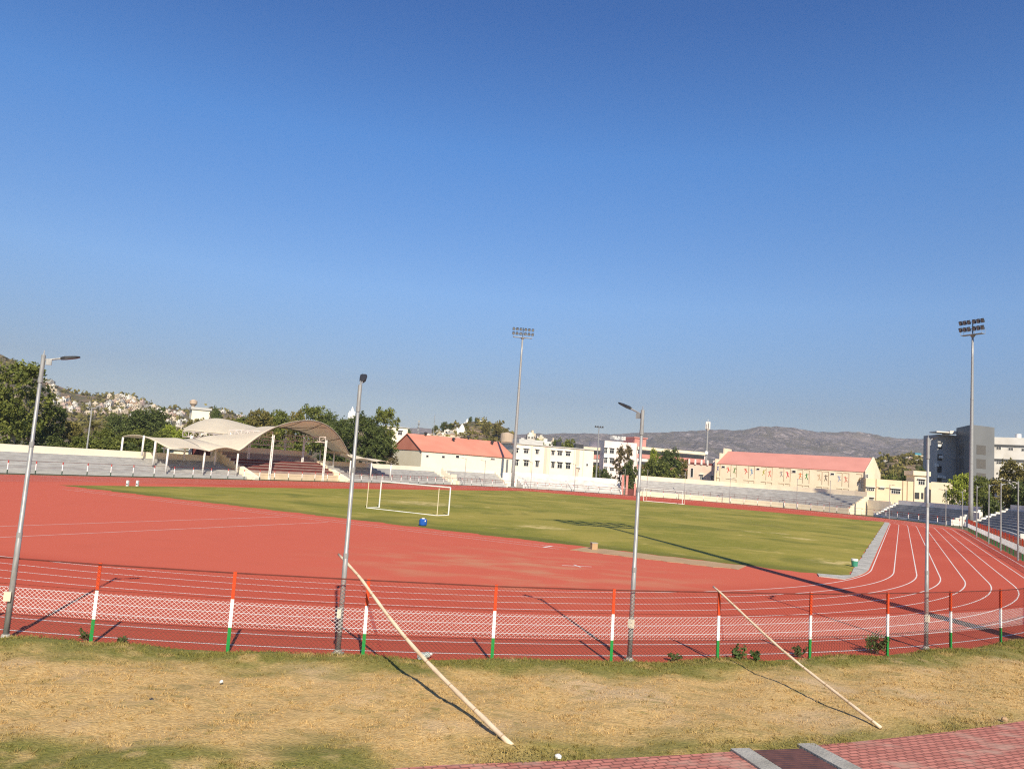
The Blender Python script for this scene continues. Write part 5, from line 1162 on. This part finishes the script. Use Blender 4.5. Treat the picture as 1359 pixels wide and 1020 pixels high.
# ------------------------------------------------------------------ bamboo poles leaning on the fence
def bamboo(pb, tip_px, over, label, r0_, r1_, sag):
    b = G(*pb, z=.06); q = ray(*tip_px)
    # cross the fence top at the seen column
    best = None
    for i in range(len(fpts)-1):
        for k in np.linspace(0, 1, 40):
            p = fpts[i][0]*(1-k)+fpts[i+1][0]*k; d = abs(proj((p[0], p[1], 1.80))[0]-over[0])
            if p[1] < 40 and (best is None or d < best[0]): best = (d, p)
    c_ = np.array([*best[1], 1.81]); L1 = np.linalg.norm(c_-b); d = (c_-b)/L1
    # extend to the tip
    e = 0.0; bd = 1e9
    for s_ in np.linspace(0, 3, 200):
        t_ = proj(c_+d*s_); v_ = np.hypot(t_[0]-tip_px[0], t_[1]-tip_px[1])
        if v_ < bd: bd = v_; e = s_
    root = empty('bamboo_pole', b); tag(root, label, 'bamboo pole', 'bamboo poles leaning on the fence'); Lt = L1+e; m = MB(); pts = []; rad = []; n_ = 26
    sd_ = np.cross(d, [0, 0, 1]); sd_ /= np.linalg.norm(sd_)
    for i in range(n_+1):
        f_ = i/n_; p = d*Lt*f_-np.array([0, 0, sag*sin(pi*min(1, f_*Lt/L1))])+sd_*.018*sin(f_*9); pts.append(p); rad.append((r0_+(r1_-r0_)*f_)*(1.0 if i % 3 else 1.13))
    m.tube(pts, rad, 10); m.out('culm', M_bamboo, root, True)
    m = MB()
    for i in range(1, n_, 3): m.tube([pts[i]-d*.012, pts[i]+d*.012], rad[i]*1.05, 10)
    m.out('joint', mat('bamboo_joint', (.40, .28, .16), None, 1, .6), root)
bamboo((680, 990), (449, 735), (478, 768), 'long pale bamboo pole leaning on the fence near the second lamp post', .044, .030, .16)
bamboo((1169, 965), (948, 776), (953, 782), 'thinner bamboo pole leaning on the fence right of the third lamp post', .031, .024, .10)

# ------------------------------------------------------------------ small things
def small(name, px, label, cat, parts):
    p = G(*px, z=.0); r_ = empty(name, (p[0], p[1], 0), 0); tag(r_, label, cat)
    for nm, mb_, mt in parts: mb_.out(nm, mt, r_, False)
    return r_
m1 = MB(); m1.tube([(0, 0, .05), (0, 0, .12), (0, 0, .45), (0, 0, .52)], [.24, .28, .28, .2], 14); m2 = MB(); m2.tube([(0, 0, .522), (0, 0, .58)], [.12, .11], 10); m2.box((.16, -.22, .4), (.1, .04, .1))
small('blue_jerrycan', (561, 698), 'blue plastic drum at the edge of the grass before the nearer goal', 'drum', [('body', m1, M_blue), ('cap', m2, M_white)])
m1 = MB(); m1.box((0, 0, .2), (.36, .3, .38), .3); m2 = MB(); m2.box((0, 0, .41), (.39, .33, .04), .3); small('concrete_block', (788, 729), 'tan concrete block on the grass edge beside the sand pit', 'block', [('body', m1, M_sand), ('cap', m2, M_kerb)])
m1 = MB(); m1.tube([(0, 0, .05), (0, 0, .38)], [.17, .2], 12); m2 = MB(); m2.tube([(0, 0, .382), (0, 0, .5)], [.205, .205], 12); small('paint_bucket', (1134, 752), 'small green and white bucket on the grey drain strip', 'bucket', [('body', m1, M_greenp), ('rim', m2, M_white)])
for px, lb in (((169, 645), 'white marker box on the far left track, left of two'), ((182, 645), 'white marker box on the far left track, right of two')):
    m1 = MB(); m1.prism([(-.1, -.12), (.1, -.12), (.1, .12), (-.1, .12)], 0, .58); m2 = MB(); m2.box((0, -.125, .2), (.16, .012, .12)); small('lane_marker', px, lb, 'lane marker', [('body', m1, M_white), ('number_plate', m2, M_dark)])
m1 = MB(); m1.tube([(-.1, -.1, .09), (.0, 0, .09), (.1, .1, .10)], [.07, .08, .07], 10); m2 = MB(); m2.tube([(.1, .1, .10), (.17, .17, .105)], [.035, .03], 8); small('plastic_bottle', (562, 875), 'crumpled clear plastic bottle lying below the fence', 'bottle', [('body', m1, mat('clear_plastic', (.55, .60, .56), (.35, .42, .40), 12, .15, spec=.6)), ('cap', m2, M_white)])
m1 = MB(); m1.tube([(0, 0, 0), (0, 0, 2.2), (0, 0, 2.5)], [.55, .55, .2], 14); r_ = per(q_at(1323, 60), 60.2); o = empty('water_tank', (*r_, 3.9)); tag(o, 'white plastic water tank on the wall behind the right stand', 'tank'); m1.out('tank', M_white, o); m2 = MB(); m2.tube([(0, 0, 2.5), (0, 0, 2.65)], .18, 10); m2.out('lid', M_white, o); m2 = MB(); m2.box((0, 0, -2), (1.6, 1.6, 3.98)); m2.out('plinth', M_whitewall, o)
# stones and scraps on the verge
for i, (px, s_, mt, lb) in enumerate((((201, 929), .045, M_dark, 'small dark stone on the dry grass at the left'), ((741, 1003), .05, M_white, 'white scrap of paper at the edge of the paver path'), ((294, 904), .035, M_white, 'small white pebble on the dry grass below the second fence post'), ((1333, 954), .06, M_sand, 'pale stone beside the path at the right'), ((1342, 850), .07, M_sand, 'pale stone at the foot of the shaded fence post'))):
    p = G(*px, z=.08); m = MB(); g = np.random.default_rng(i); vs = []; 
    for a in range(3):
        for b in range(7): vs.append(np.array([cos(b*.9)*(1, 1.1, .6)[a], sin(b*.9)*(1, 1.1, .6)[a], (-.4, .2, .7)[a]])*s_*g.uniform(.8, 1.25))
    fs = [(a*7+b, a*7+(b+1) % 7, (a+1)*7+(b+1) % 7, (a+1)*7+b) for a in range(2) for b in range(7)]+[tuple(range(14, 21)), tuple(range(6, -1, -1))]
    m.add(vs, fs); o = m.out('stone', mt); o.location = p; tag(o, lb, 'stone')
# weeds at the fence
M_weed = leaf_mat('weed_leaves', (.06, .10, .025), (.10, .15, .045), (.15, .20, .07))
def weed(px, hgt, wid, label, seed, n_=260):
    p = G(*px); r_ = empty('shrub', (p[0], p[1], 0)); tag(r_, label, 'shrub', 'wild shrubs along the near fence'); g = np.random.default_rng(seed); ends = []
    m = MB()
    for k in range(7):
        a = g.uniform(0, 6.28); e_ = np.array([cos(a)*wid*g.uniform(.3, .9), sin(a)*wid*.6, hgt*g.uniform(.55, 1)]); m.tube([(0, 0, 0), e_*np.array([.3, .3, .5]), e_], [.012, .008, .004], 5); ends.append(e_)
    m.out('stem', M_trunk, r_)
    E_ = np.array(ends); f_ = g.uniform(.35, 1.05, n_)[:, None]; c_ = E_[g.integers(0, 7, n_)]*f_+g.normal(size=(n_, 3))*np.array([wid*.14, wid*.14, hgt*.07]); c_[:, 2] = np.maximum(c_[:, 2], .03)
    a = g.normal(size=(n_, 3)); a /= np.linalg.norm(a, axis=1)[:, None]; b = g.normal(size=(n_, 3)); b -= a*(a*b).sum(1)[:, None]; b /= np.linalg.norm(b, axis=1)[:, None]; s_ = (.03+.035*g.random(n_))[:, None]
    A_ = np.stack([c_-a*s_, c_+b*s_*.6, c_+a*s_, c_-b*s_*.6], 1); build_np('foliage', A_.reshape(-1, 3), np.arange(n_*4).reshape(-1, 4), M_weed, r_)
weed((1164, 868), .62, .42, 'leafy green shrub growing inside the fence left of the fourth lamp post', 1, 420); weed((981, 879), .42, .28, 'small shrub at the fence beside the thinner bamboo pole', 2, 200); weed((1003, 878), .28, .2, 'low weed right of the thinner bamboo pole at the fence', 3, 110); weed((897, 878), .18, .2, 'tiny weed at the fence between the third lamp post and the bamboo', 4, 80); weed((112, 850), .25, .2, 'thin weed left of the leftmost visible fence post', 5, 60); weed((162, 855), .18, .14, 'thin weed right of the leftmost visible fence post', 6, 50); weed((1062, 872), .30, .22, 'thin shrub at the fence left of the leafy green one', 7, 120)

# ------------------------------------------------------------------ haze
bpy.context.view_layer.update()
ztop = max((o.matrix_world @ Vector(c))[2] for o in scn.objects if o.type == 'MESH' for c in o.bound_box)+4
m = MB(); m.box((0, 2350, (ztop-4)/2), (9600, 5500, ztop+4))
hz = m.out('haze', mat('haze_surface', (1, 1, 1))); tag(hz, kind='stuff'); hz['label'] = 'thin pale haze in the air over the plain'; hz['category'] = 'haze'
hm = bpy.data.materials.new('haze_air'); hm.cycles.volume_sampling = 'DISTANCE'; hm.use_nodes = True; nt = hm.node_tree; nt.nodes.remove(nt.nodes['Principled BSDF'])
pv = nt.nodes.new('ShaderNodeVolumePrincipled'); pv.inputs['Color'].default_value = (.86, .90, 1, 1); pv.inputs['Density'].default_value = 1.1e-4; pv.inputs['Anisotropy'].default_value = 0.0
nt.links.new(pv.outputs[0], nt.nodes['Material Output'].inputs['Volume']); hz.data.materials[0] = hm
